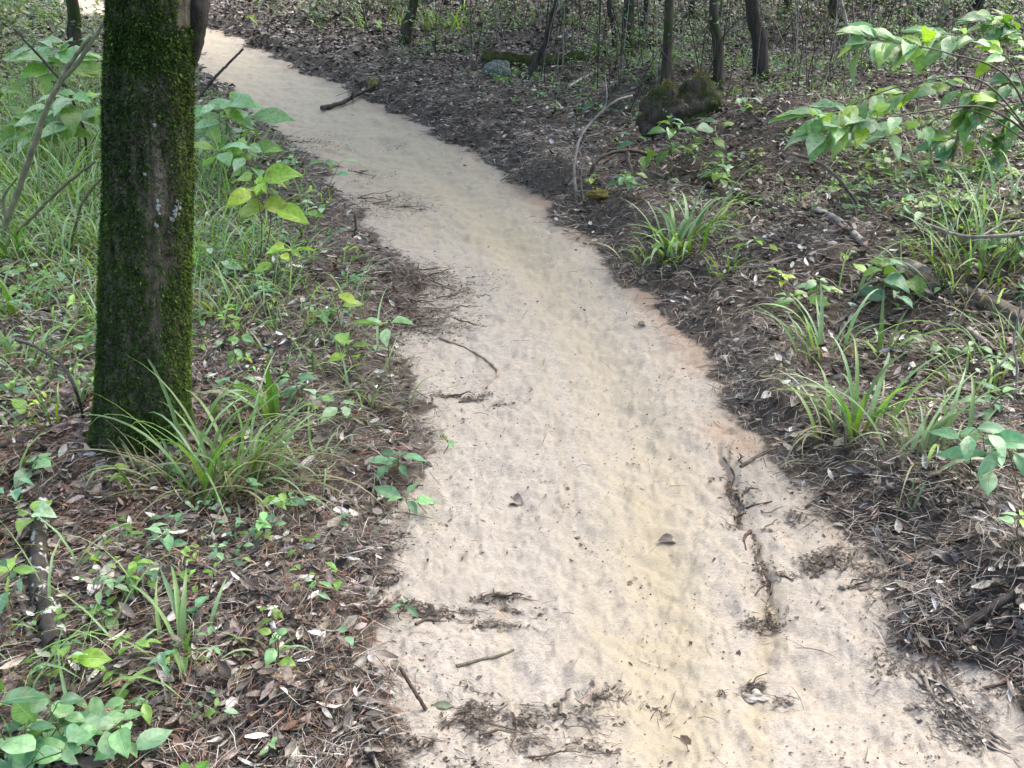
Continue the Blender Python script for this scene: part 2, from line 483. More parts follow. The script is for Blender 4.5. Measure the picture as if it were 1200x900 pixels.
def ground_material():
    m, nt, nd, lk, out = mat('sandy_forest_soil')
    at = nd('ShaderNodeAttribute', attribute_name='Col').outputs['Color']   # r: sand, g: ochre wet sand, plus shade painted into the far path, b: reddish clay
    sp = nd('ShaderNodeSeparateColor'); lk(at, sp.inputs[0])
    tc = nd('ShaderNodeTexCoord').outputs['Object']
    mp = nd('ShaderNodeMapping'); mp.inputs['Scale'].default_value = (1, 1.6, 1); lk(tc, mp.inputs[0])
    nb = noise(nd, lk, tc, 3.0, 4); nm = noise(nd, lk, mp.outputs[0], 24, 5, .65); nf = noise(nd, lk, mp.outputs[0], 190, 3, .7); ng = noise(nd, lk, tc, 620, 2, .6)
    sand = ramp(nd, lk, nm, [(.30, (.305, .278, .242)), (.5, (.358, .33, .29)), (.72, (.405, .377, .335))])
    sand = mixc(nd, lk, 1.0, sand, ramp(nd, lk, nf, [(.30, .66), (.48, 1.0), (.72, 1.16)]), 'MULTIPLY')
    sand = mixc(nd, lk, 1.0, sand, ramp(nd, lk, noise(nd, lk, mp.outputs[0], 80, 3, .7), [(.32, .77), (.5, 1.0), (.7, 1.12)]), 'MULTIPLY')
    sand = mixc(nd, lk, 1.0, sand, ramp(nd, lk, ng, [(.28, .88), (.5, 1.0), (.7, 1.06)]), 'MULTIPLY')
    sand = mixc(nd, lk, ramp(nd, lk, nb, [(.4, 0.0), (.7, .5)]), sand, (.345, .308, .258))
    och = mth(nd, lk, 'MULTIPLY', sp.outputs[1], ramp(nd, lk, nm, [(.25, .45), (.7, 1.0)]))
    ochc = mixc(nd, lk, 1.0, (.345, .302, .205), ramp(nd, lk, nf, [(.28, .78), (.75, 1.14)]), 'MULTIPLY')
    sand = mixc(nd, lk, och, sand, ochc)
    cl = mth(nd, lk, 'MULTIPLY', sp.outputs[2], ramp(nd, lk, noise(nd, lk, tc, 9, 4), [(.3, .2), (.65, 1.0)]))
    sand = mixc(nd, lk, cl, sand, (.31, .205, .135))
    # scattered dark organic specks
    vr = nd('ShaderNodeTexVoronoi'); vr.inputs['Scale'].default_value = 75; lk(mp.outputs[0], vr.inputs['Vector'])
    spk = mth(nd, lk, 'MULTIPLY', ramp(nd, lk, vr.outputs['Distance'], [(.12, 1.0), (.26, 0.0)]), ramp(nd, lk, noise(nd, lk, tc, 6.5, 4), [(.5, 0.0), (.66, .35)]))
    sand = mixc(nd, lk, spk, sand, (.12, .095, .07))
    soil = ramp(nd, lk, noise(nd, lk, tc, 38, 6, .7), [(.3, (.04, .033, .027)), (.5, (.095, .08, .066)), (.75, (.19, .165, .14))])
    k = mth(nd, lk, 'ADD', sp.outputs[0], mth(nd, lk, 'MULTIPLY', mth(nd, lk, 'SUBTRACT', noise(nd, lk, tc, 20, 5, .7), .5), 1.1))
    k = ramp(nd, lk, k, [(.38, 0.0), (.60, 1.0)])
    c = mixc(nd, lk, k, soil, sand)
    p = nd('ShaderNodeBsdfPrincipled'); lk(c, p.inputs['Base Color'])
    rg = mixc(nd, lk, sp.outputs[1], (.85, .85, .85), (.55, .55, .55)); lk(rg, p.inputs['Roughness'])
    p.inputs['Specular IOR Level'].default_value = .3
    b = nd('ShaderNodeBump'); b.inputs['Strength'].default_value = .6; b.inputs['Distance'].default_value = .008
    hh = mth(nd, lk, 'ADD', mth(nd, lk, 'ADD', nm, mth(nd, lk, 'MULTIPLY', nf, .7)), mth(nd, lk, 'MULTIPLY', ng, .3))
    lk(hh, b.inputs['Height']); lk(b.outputs[0], p.inputs['Normal'])
    lk(p.outputs[0], out.inputs[0])
    return m


M_GROUND = ground_material()
M_LEAF = green_material('broad_leaf', .33, .34)
M_GRASS = green_material('grass_blade', .42, .34, vein=False)
M_DRYLEAF = litter_material('dead_leaf', .42, .5, (.6, 1.35), 60)
M_NEEDLE = litter_material('pine_needle', .55, .35, (.7, 1.3), 30)
M_WOOD = litter_material('dead_wood', .75, .3, (.5, 1.5), 30)
M_LICHEN_WOOD = litter_material('lichened_wood', .8, .25, (.5, 1.5), 30, (26, .55, (.42, .44, .41)))
M_STEM = litter_material('plant_stem', .55, .35, (.8, 1.2), 40)
M_MOSS = litter_material('moss', .9, .1, (.55, 1.5), 35)
M_STONE = litter_material('stone', .75, .35, (.6, 1.35), 25)
M_BARK = bark_material('mossy_bark', (.035, .03, .024), (.22, .19, .15), 34, .1, .38)
M_BARK_FAR = bark_material('forest_bark', (.03, .025, .02), (.11, .095, .078), 24, .55, .5)
M_BARK_DARK = bark_material('dark_forest_bark', (.022, .02, .017), (.085, .076, .068), 24, .25, .2)


# ------------------------------------------------------------------ tagging
def tag(o, label=None, cat=None, group=None, kind=None):
    if label: o['label'] = label
    if cat: o['category'] = cat
    if group: o['group'] = group
    if kind: o['kind'] = kind
    return o


def empty(name, p, label, cat, group=None):
    o = bpy.data.objects.new(name, None); COL.objects.link(o)
    o.location = [float(a) for a in p]; o.empty_display_size = .1
    return tag(o, label, cat, group)


# ------------------------------------------------------------------ ground and path
def build_ground():
    a_in = np.linspace(-34, 34, 620); a_l = -34 - np.geomspace(.12, 48, 70)[::-1]; a_r = 34 + np.geomspace(.12, 48, 70)
    az = np.radians(np.concatenate([a_l, a_in, a_r]))
    rr = np.concatenate([np.geomspace(.35, 1.45, 40, endpoint=False), np.geomspace(1.45, 20, 520, endpoint=False), np.geomspace(20, 260, 70)])
    A, Q = np.meshgrid(az, rr)
    X, Y = np.sin(A) * Q, np.cos(A) * Q
    Z = H(X, Y)
    n, mcol = X.shape
    V = np.stack([X, Y, Z], -1).reshape(-1, 3)
    s = sd(X, Y)
    sand = ss(s, -.05, .07)
    s2 = sd0(X, Y)
    dr = seg_dist(X, Y, RUT)
    wd = .07 + .09 * ss(Y, 1.3, 1.9) + .10 * ss(Y, 3, 6)
    och = np.exp(-(dr / wd) ** 2) * .85 * (1 - .4 * ss(Y, 2.6, 3.1) * (1 - ss(Y, 4, 5)))
    och = np.maximum(och, np.exp(-(seg_dist(X, Y, RUT2) / .03) ** 2) * .8)
    och = np.maximum(och, ss(Y, 4.0, 8) * .95) * ss(s2, .02, .18)  # far sand is tanner, and also darkened in place of missing shade
    och = np.clip(och + ss(s2, .05, .2) * (.30 * ss(vnoise(s2 * 22, Y * 1.1, 45), .0, .8) + .2 * vnoise(s2 * 50, Y * 2.5, 46)), 0, 1)
    right = X > np.interp(Y, CLY, CLX)
    clay = .8 * np.exp(-((s2 - .0) / .10) ** 2) * right * ss(Y, 2.0, 3) * ss(vnoise(X * 3, Y * 3, 40), -.6, .4) + .2 * ss(Y, 4.5, 7) * (~right) * np.exp(-((s2 - .15) / .2) ** 2)
    clay = np.maximum(clay, .25 * np.exp(-(seg_dist(X, Y, CRACK) / .03) ** 2))
    C = np.stack([sand, och, clay], -1).reshape(-1, 3)
    i = np.arange(n - 1)[:, None] * mcol; j = np.arange(mcol - 1)[None]
    a = i + j
    f = np.stack([a, a + 1, a + mcol + 1, a + mcol], -1).reshape(-1, 4)
    f = f[:, ::-1]
    sf = s.reshape(-1)[f].mean(1)
    for nm_, sel in (('ground', sf <= 0), ('path', sf > 0)):
        ff = f[sel]
        used, inv = np.unique(ff.ravel(), return_inverse=True)
        b = Buf(); b.add(V[used], inv.reshape(-1, 4), C[used])
        o = b.build(nm_, M_GROUND)
        tag(o, kind='structure')
    return


build_ground()
TRUNK_Y = float(hit(168, 507)[1])
TRUNK_C = at_y(168, 504, TRUNK_Y)


def scatter(N, rmax, power, azmax=40, rmin=1.0):
    r = rmin + (rmax - rmin) * rng.random(N) ** power
    a = np.radians(rng.uniform(-azmax, azmax, N))
    return np.sin(a) * r, np.cos(a) * r, r


def keep_off_path(x, y, inside=.012, soft=.07):
    s = sd(x, y)
    p = np.where(s > soft, inside, np.where(s > -soft, inside + (1 - inside) * ss(-s, -soft, soft), 1.0))
    k = rng.random(len(x)) < p
    k &= np.hypot(x - TRUNK_C[0], y - TRUNK_C[1]) > .17
    return k


def pick(cols, w, n, jit=.18):
    cols = np.array(cols, float); w = np.array(w, float) / np.sum(w)
    c = cols[rng.choice(len(cols), n, p=w)]
    return np.clip(c * np.exp(rng.normal(0, jit, (n, 1))) * (1 + rng.normal(0, .04, (n, 3))), .004, .9)


LITTER_COLS = [(.05, .042, .035), (.11, .092, .076), (.20, .175, .15), (.42, .39, .35), (.16, .10, .068), (.60, .58, .55)]


def build_litter():
    b = Buf()
    x, y, r = scatter(215000, 24, 1.0, 42, 1.0)
    k = keep_off_path(x, y, .001, .05)
    left = x < np.interp(y, CLY, CLX)
    k &= ~((y < 7) & (y > 2.6) & (sd0(x, y) > -.45) & (rng.random(len(x)) < .45))
    x, y, r = x[k], y[k], r[k]; n = len(x)
    z = H(x, y) + rng.random(n) ** 1.5 * .032 + .004
    L = rng.uniform(.015, .06, n) * (1 + ss(r, 6, 16) * .8); W = L * rng.uniform(.2, .5, n)
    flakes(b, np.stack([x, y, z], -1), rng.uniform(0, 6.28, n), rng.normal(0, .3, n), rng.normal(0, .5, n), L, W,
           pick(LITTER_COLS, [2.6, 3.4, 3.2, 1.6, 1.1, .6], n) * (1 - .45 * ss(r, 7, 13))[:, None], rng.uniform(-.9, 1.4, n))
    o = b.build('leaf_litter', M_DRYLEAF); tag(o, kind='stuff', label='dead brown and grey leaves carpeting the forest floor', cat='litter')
    # pine needles, matted along a drifting direction
    b = Buf()
    x, y, r = scatter(230000, 11, 1.2, 40, 1.0)
    k = keep_off_path(x, y, .006, .09)
    x, y, r = x[k], y[k], r[k]; n = len(x)
    z = H(x, y) + rng.random(n) ** 1.6 * .03 + .003
    yaw = vnoise(x * 2.2, y * 2.2, 50) * 3.6 + rng.normal(0, .75, n)
    left = x < np.interp(y, CLY, CLX)
    red = left * ss(vnoise(x * 1.1 + 3, y * 1.1, 51), -.5, .4) * ss(y, 6, 3.6)
    red = np.where(left, .22 + .75 * red * ss(np.hypot((x - flat(150, 650)[0]) / 1.0, (y - flat(150, 640)[1]) / .8), 1.3, .5), .06)
    grey = pick([(.095, .08, .067), (.18, .155, .13), (.39, .36, .32), (.045, .038, .032)], [3.0, 2.8, 1.9, 2.2], n)
    rd = pick([(.17, .08, .052), (.27, .15, .105), (.085, .043, .03), (.42, .32, .25)], [3, 2.4, 2.4, 1.3], n)
    C = np.where((rng.random(n) < red)[:, None], rd, grey)
    z = np.where(sd(x, y) > .02, H(x, y) + .002, z)
    needles(b, np.stack([x, y, z], -1), yaw, rng.normal(0, .10, n) * (sd(x, y) < 0), rng.uniform(.02, .11, n), rng.uniform(.0009, .0024, n) * (1 + ss(r, 3, 9)),
            C, rng.normal(0, .25, n), np.abs(rng.normal(0, .006, n)))
    o = b.build('pine_needle_litter', M_NEEDLE); tag(o, kind='stuff', label='reddish and grey pine needles matted over the soil', cat='litter')
    # drift of grey needles piled along the right path edge
    b = Buf()
    x, y, r = scatter(190000, 8, 1.1, 36, 1.1)
    s = sd0(x, y); left = x < np.interp(y, CLY, CLX)
    k = keep_off_path(x, y, 0.0, .06) & (rng.random(len(x)) < np.exp(-np.clip(-s, 0, 9) / .22) * np.where(left, .35, 1.0)) & (rng.random(len(x)) < .35 + .65 * ss(vnoise(x * 5, y * 5, 55), -.4, .4))
    x, y, r = x[k], y[k], r[k]; n = len(x)
    needles(b, np.stack([x, y, H(x, y) + .006 + rng.random(n) ** 1.4 * .035], -1), vnoise(x * 3, y * 3, 56) * 3.5 + rng.normal(0, .8, n), rng.normal(0, .15, n), rng.uniform(.02, .12, n), rng.uniform(.0009, .0021, n) * (1 + ss(r, 3, 8)),
            pick([(.15, .135, .12), (.26, .24, .215), (.43, .405, .375), (.06, .053, .047)], [3, 3, 1.6, 2], n), rng.normal(0, .3, n), np.abs(rng.normal(0, .008, n)))
    o = b.build('edge_needle_litter', M_NEEDLE); tag(o, kind='stuff', label='grey needles and fibres drifted along the path edges', cat='litter')
    # fallen twiglets
    b = Buf()
    x, y, r = scatter(5200, 20, .9, 40, 1.1)
    k = keep_off_path(x, y, .0, .05); x, y = x[k], y[k]
    for xx, yy in zip(x, y):
        L = rng.uniform(.06, .35); a = rng.uniform(0, 6.28); m = 4
        t = np.linspace(-.5, .5, m)
        p = np.stack([xx + np.cos(a) * L * t, yy + np.sin(a) * L * t, np.zeros(m)], -1)
        p[:, :2] += rng.normal(0, L * .05, (m, 2))
        p[:, 2] = H(p[:, 0], p[:, 1]) + .006 + np.linspace(0, 1, m) * rng.random() * .04
        c = pick([(.07, .055, .045), (.14, .115, .095), (.28, .25, .215)], [3, 2, 1], 1)[0]
        tube(b, p, [rng.uniform(.0015, .005), .001], 5, c, cap=False)
    o = b.build('twig_litter', M_WOOD); tag(o, kind='stuff', label='thin fallen twigs strewn through the leaf litter', cat='litter')
    # crumbs of bark and soil on the sand
    b = Buf()
    x, y, r = scatter(34000, 9, 1.5, 32, 1.2)
    s = sd(x, y); dens = ss(vnoise(x * 2.4, y * 2.4, 60) + .5 * vnoise(x * 9, y * 14, 61), .0, .8) * .8 + .05 + ss(.36 - s, 0, .34) * .55
    k = (s > .0) & (rng.random(len(x)) < dens); x, y = x[k], y[k]; n = len(x)
    L = rng.uniform(.002, .008, n) * np.where(rng.random(n) < .07, 2.4, 1); W = L * rng.uniform(.3, .8, n)
    flakes(b, np.stack([x, y, H(x, y) + .0025], -1), rng.uniform(0, 6.28, n), rng.normal(0, .3, n), rng.normal(0, .5, n), L, W,
           pick([(.08, .062, .048), (.15, .12, .09), (.26, .22, .17)], [3, 2, 1], n), rng.uniform(0, 1, n))
    o = b.build('bark_crumbs', M_WOOD); tag(o, kind='stuff', label='dark crumbs of bark scattered over the sand path', cat='debris')


build_litter()

GREENS = [(.085, .21, .035), (.13, .29, .05), (.20, .37, .075), (.07, .18, .055)]
YELLOW = [(.25, .43, .04), (.20, .39, .04), (.32, .45, .05)]
BLUISH = [(.10, .26, .14), (.16, .34, .20), (.075, .20, .11)]
PALE = [(.24, .43, .24), (.17, .36, .16), (.32, .50, .32)]


def build_undergrowth():
    """low countless green cover: blades and small leaves"""
    b = Buf(); bl = Buf()
    # fine grass in the left belt and sparsely elsewhere
    x, y, r = scatter(52000, 13, .9, 42, 1.6)
    left = x < np.interp(y, CLY, CLX)
    s = sd0(x, y)
    belt = left * ss(y, 3.0, 4.4) * ss(y, 12.5, 8) * ss(-s, .25, .8)
    low = left * ss(vnoise(x * 1.7, y * 1.7, 71), 0, .6) * .25 * ss(-s, .05, .4)
    rt = (~left) * ss(vnoise(x * .9 + 7, y * .9, 72), -.1, .6) * ss(-s, .8, 1.8) * .4
    k = rng.random(len(x)) < np.maximum(np.maximum(belt * (.35 + .65 * ss(vnoise(x * 1.3, y * 1.3, 73), -.5, .4)), low), rt)
    k &= np.hypot(x - TRUNK_C[0], y - TRUNK_C[1]) > .25
    x, y = x[k], y[k]; n = len(x)
    P = np.stack([x, y, H(x, y)], -1)
    lf = x < np.interp(y, CLY, CLX)
    c1 = pick(GREENS + YELLOW[:1] + [(.28, .25, .15)] + PALE[:2], [2, 3, 2.4, 1, 1.0, 1.4, 3.2, 3.2], n) * np.where(lf, 1.2, 1.0)[:, None]; c0 = pick([(.10, .09, .05), (.16, .13, .07)], [1, 1], n)
    blades(bl, P, rng.uniform(0, 6.28, n), rng.uniform(.8, 1.5, n), rng.uniform(.5, 2.2, n), rng.uniform(.08, .36, n) * np.where(lf, 1, .75), rng.uniform(.003, .010, n), c0, c1, S=5)
    o = bl.build('low_grass', M_GRASS); tag(o, kind='stuff', label='fine low grass blades growing through the litter', cat='grass')
    # small herb leaves
    x, y, r = scatter(46000, 24, .9, 42, 1.5)
    left = x < np.interp(y, CLY, CLX); s = sd0(x, y)
    d = np.where(left, (.22 + .2 * ss(y, 2.7, 3.4)) * ss(-s, .02, .4) * (.4 + .6 * ss(vnoise(x * 2.4, y * 2.4, 74), -.3, .5)) + .5 * ss(y, 3.4, 5) * ss(-s, .4, 1),
                 ss(-s, .3, 1.5) * ss(vnoise(x * 1.1, y * 1.1, 75), -.3, .45) * (.42 + 1.0 * ss(y, 7, 12)))
    lb = flat(56, 690); k = (rng.random(len(x)) < d) & (np.hypot((x - lb[0]) / .16, (y - lb[1]) / .38) > 1) & (np.hypot(x - TRUNK_C[0], y - TRUNK_C[1]) > .25); x, y, r = x[k], y[k], r[k]; n = len(x)
    # sprigs of three or four leaves
    rep = 4
    X = np.repeat(x, rep) + rng.normal(0, .018, n * rep); Yy = np.repeat(y, rep) + rng.normal(0, .018, n * rep)
    Z = H(X, Yy) + np.repeat(rng.uniform(.01, .10, n) + ss(r, 8, 12) * rng.random(n) ** 2 * .5, rep) + rng.uniform(0, .03, n * rep)
    az = np.repeat(rng.uniform(0, 6.28, n), rep) + np.tile(np.arange(rep) * 1.6, n) + rng.normal(0, .4, n * rep)
    el = rng.normal(.1, .35, n * rep)
    D = np.stack([np.cos(az) * np.cos(el), np.sin(az) * np.cos(el), np.sin(el)], -1)
    rr = np.repeat(r, rep)
    L = np.repeat(rng.uniform(.016, .05, n), rep) * (1 + ss(rr, 7, 18) * 1.5)
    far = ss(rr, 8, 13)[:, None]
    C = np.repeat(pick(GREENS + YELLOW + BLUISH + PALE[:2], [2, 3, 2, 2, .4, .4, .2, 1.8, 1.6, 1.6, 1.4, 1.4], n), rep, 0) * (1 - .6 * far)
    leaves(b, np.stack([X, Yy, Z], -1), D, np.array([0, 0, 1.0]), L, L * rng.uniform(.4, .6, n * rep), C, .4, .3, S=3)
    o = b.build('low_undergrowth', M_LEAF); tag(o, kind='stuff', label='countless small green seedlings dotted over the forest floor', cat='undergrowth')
    # tangled dry brush far back
    b = Buf()
    N = 4200
    x, y, r = scatter(N, 24, .8, 42, 6.5)
    left = x < np.interp(y, CLY, CLX); k = (~left) & (sd0(x, y) < -1.0); x, y = x[k], y[k]
    for xx, yy in zip(x, y):
        h = (rng.uniform(.15, 1.1) if rng.random() > .14 else rng.uniform(1.2, 3.2)) * ss(yy, 5, 9) + .05
        le = rng.normal(0, .45, 2) * min(h, .8)
        z = float(H(xx, yy))
        p = spline([(xx, yy, z - .02), (xx + le[0] * .3 + rng.normal(0, .04), yy + le[1] * .3, z + h * .5), (xx + le[0] + rng.normal(0, .05), yy + le[1], z + h * .95)], 6)
        c = pick([(.06, .05, .042), (.13, .115, .10), (.26, .25, .225)], [3, 2, .8], 1)[0]
        tube(b, p, [rng.uniform(.002, .006), .0012], 4, c, cap=False)
    o = b.build('brushwood', M_WOOD); tag(o, kind='stuff', label='tangle of thin dry stems standing in the far forest', cat='brushwood')


build_undergrowth()


# ------------------------------------------------------------------ trees
def crown(b, centre, R0, n, g):
    k = max(6, n // 110)
    cs = centre + g.normal(size=(k, 3)) * np.array([R0, R0, R0 * .55]) * .55
    idx = g.integers(0, k, n)
    P = cs[idx] + g.normal(size=(n, 3)) * R0 * .2
    az = g.uniform(0, 6.28, n); el = g.normal(-.2, .4, n)
    D = np.stack([np.cos(az) * np.cos(el), np.sin(az) * np.cos(el), np.sin(el)], -1)
    L = g.uniform(.12, .26, n)
    cc = np.array(GREENS)[g.integers(0, 4, n)] * np.exp(g.normal(0, .2, (n, 1)))
    leaves(b, P, D, np.array([0, 0, 1.0]), L, L * .45, cc, .3, .2, S=3)
    return cs


def tree(pts_px, wpx, label, name='forest_tree', mt=None, hgt=6.5, crown_r=2.3, leaf_n=2200, seed=0, moss=0, group='slim trees standing beyond the path'):
    g = np.random.default_rng(seed)
    base = hit(*pts_px[0])
    P = [base - np.array([0, 0, .06])]
    for q in pts_px[1:]: P.append(at_y(q[0], q[1], base[1]))
    w = wpx * .86 * px(base)
    d = nrm(P[-1] - P[-2])
    d = nrm(d + np.array([0, 0, .9]))
    top = P[-1]
    rest = hgt - (top[2] - base[2])
    for k in range(1, 5):
        d = nrm(d + np.array([g.normal(0, .06), g.normal(0, .06), .12]))
        top = top + d * rest / 4
        P.append(top)
    pts = spline(P, 40)
    t = np.linspace(0, 1, 40)
    rad = w / 2 * (1 - .75 * t) * (1 + .5 * np.exp(-t * 60))
    root = empty(name, base, label, 'tree', group)
    b = Buf(); tube(b, pts, rad, 14, (1, 1, 1), .05, r=g)
    cb = Buf()
    cs = crown(cb, pts[-4], crown_r, leaf_n, g)
    for c in cs[:6]:
        i = g.integers(24, 36)
        tube(b, spline([pts[i], (pts[i] + c) / 2 + np.array([0, 0, .2]), c], 6), [rad[i] * .5, .006], 6, cap=False)
    b.build('trunk', mt or M_BARK_FAR, root, base)
    cb.build('crown', M_LEAF, root, base)
    if moss:
        mb = Buf(); n = moss
        i = g.integers(0, 12, n); th = g.uniform(0, 6.28, n)
        f = g.random(n)
        c = pts[i] * (1 - f[:, None]) + pts[i + 1] * f[:, None]
        rr_ = rad[i] * 1.02
        nv = np.stack([np.cos(th), np.sin(th), np.zeros(n)], -1)
        keep = vnoise(th * 1.5, c[:, 2] * 5, seed + 5) > -.15
        c, nv, rr_ = c[keep], nv[keep], rr_[keep]; n = len(c)
        L = g.uniform(.008, .02, n)
        cc = np.array([(.05, .085, .015), (.075, .11, .02), (.035, .06, .015)])[g.integers(0, 3, n)]
        blades(mb, c + nv * rr_[:, None], np.arctan2(nv[:, 1], nv[:, 0]), g.uniform(-.5, .9, n), g.uniform(0, 1, n), L, L * .45, cc, cc, S=2, g=g)
        mb.build('moss', M_MOSS, root, base)
    return root


tree([(473, 54), (477, 28), (486, -6)], 16, 'slim mossy trunk leaning over the outside of the far path bend', seed=11, moss=1500, hgt=7.5, crown_r=3.8, leaf_n=6500)  # crown widened above the view to shade the far path
tree([(610, 98), (627, 74), (641, 46), (648, 15), (653, -8)], 9, 'thin dark crooked stem rising behind the mossy log', 'forest_sapling', M_BARK_DARK, 5, 1.0, 500, 12)
tree([(723, 60), (718, 25), (714, -6)], 8, 'thin dark stem close beside the left of the stout trunk', 'forest_sapling', M_BARK_DARK, 5.5, 1.0, 500, 13)
tree([(736, 67), (736, 30), (738, -6)], 21, 'stout grey trunk with flared foot behind the vine', seed=14)
tree([(753, 50), (755, 20), (758, -6)], 10, 'dark stem half hidden behind the stout grey trunk', 'forest_sapling', M_BARK_DARK, 6, 1.2, 500, 15)
tree([(779, 108), (782, 55), (784, -6)], 15, 'straight brown trunk rising just behind the mossy stump', seed=16)
tree([(843, 100), (841, 50), (837, -6)], 16, 'straight trunk to the right of the mossy stump', seed=17)
tree([(893, 94), (889, 45), (880, -6)], 22, 'darkest thick trunk leaning left beyond the root bank', mt=M_BARK_DARK, seed=18)
tree([(976, 24), (978, -6)], 15, 'trunk far up the slope above the leafy sapling', seed=19)
tree([(1078, 20), (1081, -6)], 11, 'thin trunk in the distance above the sapling top', seed=20)
tree([(1152, 27), (1146, -6)], 24, 'broad dark far trunk at the top right corner', mt=M_BARK_DARK, seed=21)
tree([(90, 78), (87, 40), (83, -6)], 20, 'mossy lichen spotted trunk close to the dry leaning stem', seed=22, moss=1500, group=None, hgt=7.5, crown_r=3.0, leaf_n=2600)  # unseen crown broadened too, for shade on the far path
tree([(540, 12), (544, -6)], 11, 'slender far trunk behind the bright green grass tuft', seed=23)
tree([(665, 14), (667, -6)], 12, 'slender far trunk to the right of the crooked stem', seed=24)
tree([(812, 20), (811, -6)], 10, 'slender far trunk between the two straight trunks behind the stump', seed=25)
tree([(921, 16), (924, -6)], 13, 'pale far trunk to the right of the darkest trunk', seed=26)
tree([(1030, 8), (1028, -6)], 10, 'faint far trunk above the upper leaf spray of the sapling', seed=27)
# -- large mossy tree in view beside the path
MAIN_LABEL = 'large tree trunk coated in dark green moss beside the path'


def main_tree():
    g = np.random.default_rng(3)
    base = at_y(168, 512, TRUNK_Y); base[2] = float(H(base[0], base[1]))
    root = empty('mossy_tree', base, MAIN_LABEL, 'tree')
    c0 = at_y(166, 505, TRUNK_Y); c1 = at_y(173, 250, TRUNK_Y); c2 = at_y(177, 0, TRUNK_Y)
    ax = [c0 + (c0 - c1) * .12, c0, c1, c2]
    d = nrm(c2 - c1); ax += [c2 + d * 1.0 + np.array([.02, .05, 0]), c2 + d * 3 + np.array([0, .3, 0]), c2 + d * 6 + np.array([-.3, .5, 0])]
    m, n = 460, 160
    # dense below, coarse above
    pts = spline(ax, 700)
    zc = pts[:, 2]
    zs = np.concatenate([np.linspace(zc[0] + .01, 1.75, m - 60), np.linspace(1.8, zc[-1] - .05, 60)])
    C = np.stack([np.interp(zs, zc, pts[:, k]) for k in range(3)], -1)
    hz = zs - base[2]
    rad = TRUNK_Y / 3.06 * np.interp(hz, [-.2, 0, .06, .2, .6, 1.4, 2.5, 7.5], [.165, .152, .147, .142, .132, .112, .103, .05])
    th = np.linspace(0, 2 * np.pi, n, endpoint=False)
    T, Zz = np.meshgrid(th, zs)
    cx_, sx_ = np.cos(T), np.sin(T)
    lump = .05 * vnoise(cx_ * 1.5 + 4, Zz * 1.8 + sx_ * 1.5, 81) + .022 * vnoise(cx_ * 5 + 9, Zz * 5 + sx_ * 5, 82)
    fiss = vnoise(T * 9 / 6.283 * 2 + vnoise(T * 2, Zz * 6, 85) * .8, Zz * 4.5, 83)
    fiss = np.where(np.abs(T - np.pi) > 3.0, fiss * 0, fiss)
    flare = .05 * np.clip(1 - (Zz - base[2]) / .14, 0, 1) ** 2 * np.maximum(0, np.sin(T * 4 + .7))
    fis2 = np.abs(vnoise(T * 7.6 + .8 * vnoise(T * 3, Zz * 7, 86), Zz * 9, 87))
    rr = rad[:, None] * (1 + lump + flare) + .003 * np.clip(fiss, -1, .4) - .006 * np.exp(-(fis2 / .13) ** 2) + .002 * vnoise(T * 24, Zz * 60, 84)
    V = np.stack([C[:, None, 0] + cx_ * rr, C[:, None, 1] + sx_ * rr, Zz], -1)
    b = Buf()
    i = np.arange(len(zs) - 1)[:, None] * n; j = np.arange(n)[None]; k = (j + 1) % n
    b.add(V, np.stack([i + j, i + k, i + n + k, i + n + j], -1).reshape(-1, 4))
    # limbs
    limb_t = []
    for q in range(7):
        ii = len(zs) - 45 + q * 6
        a = g.uniform(0, 6.28)
        e = C[ii] + np.array([math.cos(a) * 2.0, math.sin(a) * 2.0, g.uniform(.6, 1.6)])
        tube(b, spline([C[ii], (C[ii] + e) / 2 + np.array([0, 0, .3]), e], 8), [rad[ii] * .55, .012], 8, cap=False)
        limb_t.append(e)
    b.build('trunk', M_BARK, root, base)
    # grey bark fork swelling on the right flank
    s = Buf()
    sp = [at_y(221, 92, TRUNK_Y + .03), at_y(228, 45, TRUNK_Y + .02), at_y(231, 0, TRUNK_Y + .02), at_y(236, -80, TRUNK_Y + .05), at_y(262, -240, TRUNK_Y + .15)]
    e = sp[-1]
    sp += [e + np.array([.5, .2, .9]), e + np.array([1.3, .5, 2.2])]
    p = spline(sp, 70)
    tube(s, p, np.interp(np.linspace(0, 1, 70), [0, .07, .14, .3, 1], [.006, .016, .022, .03, .012]), 14, (1, 1, 1), .04, r=g)
    s.build('side_branch', M_BARK_DARK, root, base)
    # moss
    mb = Buf(); N = 90000
    zz = g.uniform(base[2] - .02, 1.65, N); tt = g.uniform(0, 6.2832, N)
    xi = np.interp(zz, zs, np.arange(len(zs))); i0 = np.clip(xi.astype(int), 0, len(zs) - 2)
    jt = (tt / (2 * np.pi) * n).astype(int) % n
    P = V[i0, jt] + (V[i0 + 1, jt] - V[i0, jt]) * (xi - i0)[:, None]
    u = np.cos(tt)                                     # +1 right flank, -1 left flank
    hh = zz - base[2]
    patch = vnoise(np.cos(tt) * 2 + 3, zz * 3 + np.sin(tt) * 2, 91) * .5 + vnoise(np.cos(tt) * 7, zz * 9 + np.sin(tt) * 7, 92) * .45
    cover = .74 - .62 * np.exp(-((u - .55) / .32) ** 2) * np.exp(-((hh - .72) / .33) ** 2) - .40 * np.exp(-((u - .0) / .5) ** 2) * np.exp(-((hh - .85) / .2) ** 2) - .35 * ss(hh, .22, .0) * (u > -.8) + .35 * (np.abs(u) > .88)
    kp = (patch + cover > g.uniform(-.15, .25, N)) | (g.random(N) < .22)
    kp &= ~((hh > 1.18) & (u > .80) & (np.sin(tt) < .3))
    P, tt, hh, u, patch = P[kp], tt[kp], hh[kp], u[kp], patch[kp]; N = len(P)
    L = g.uniform(.005, .014, N)
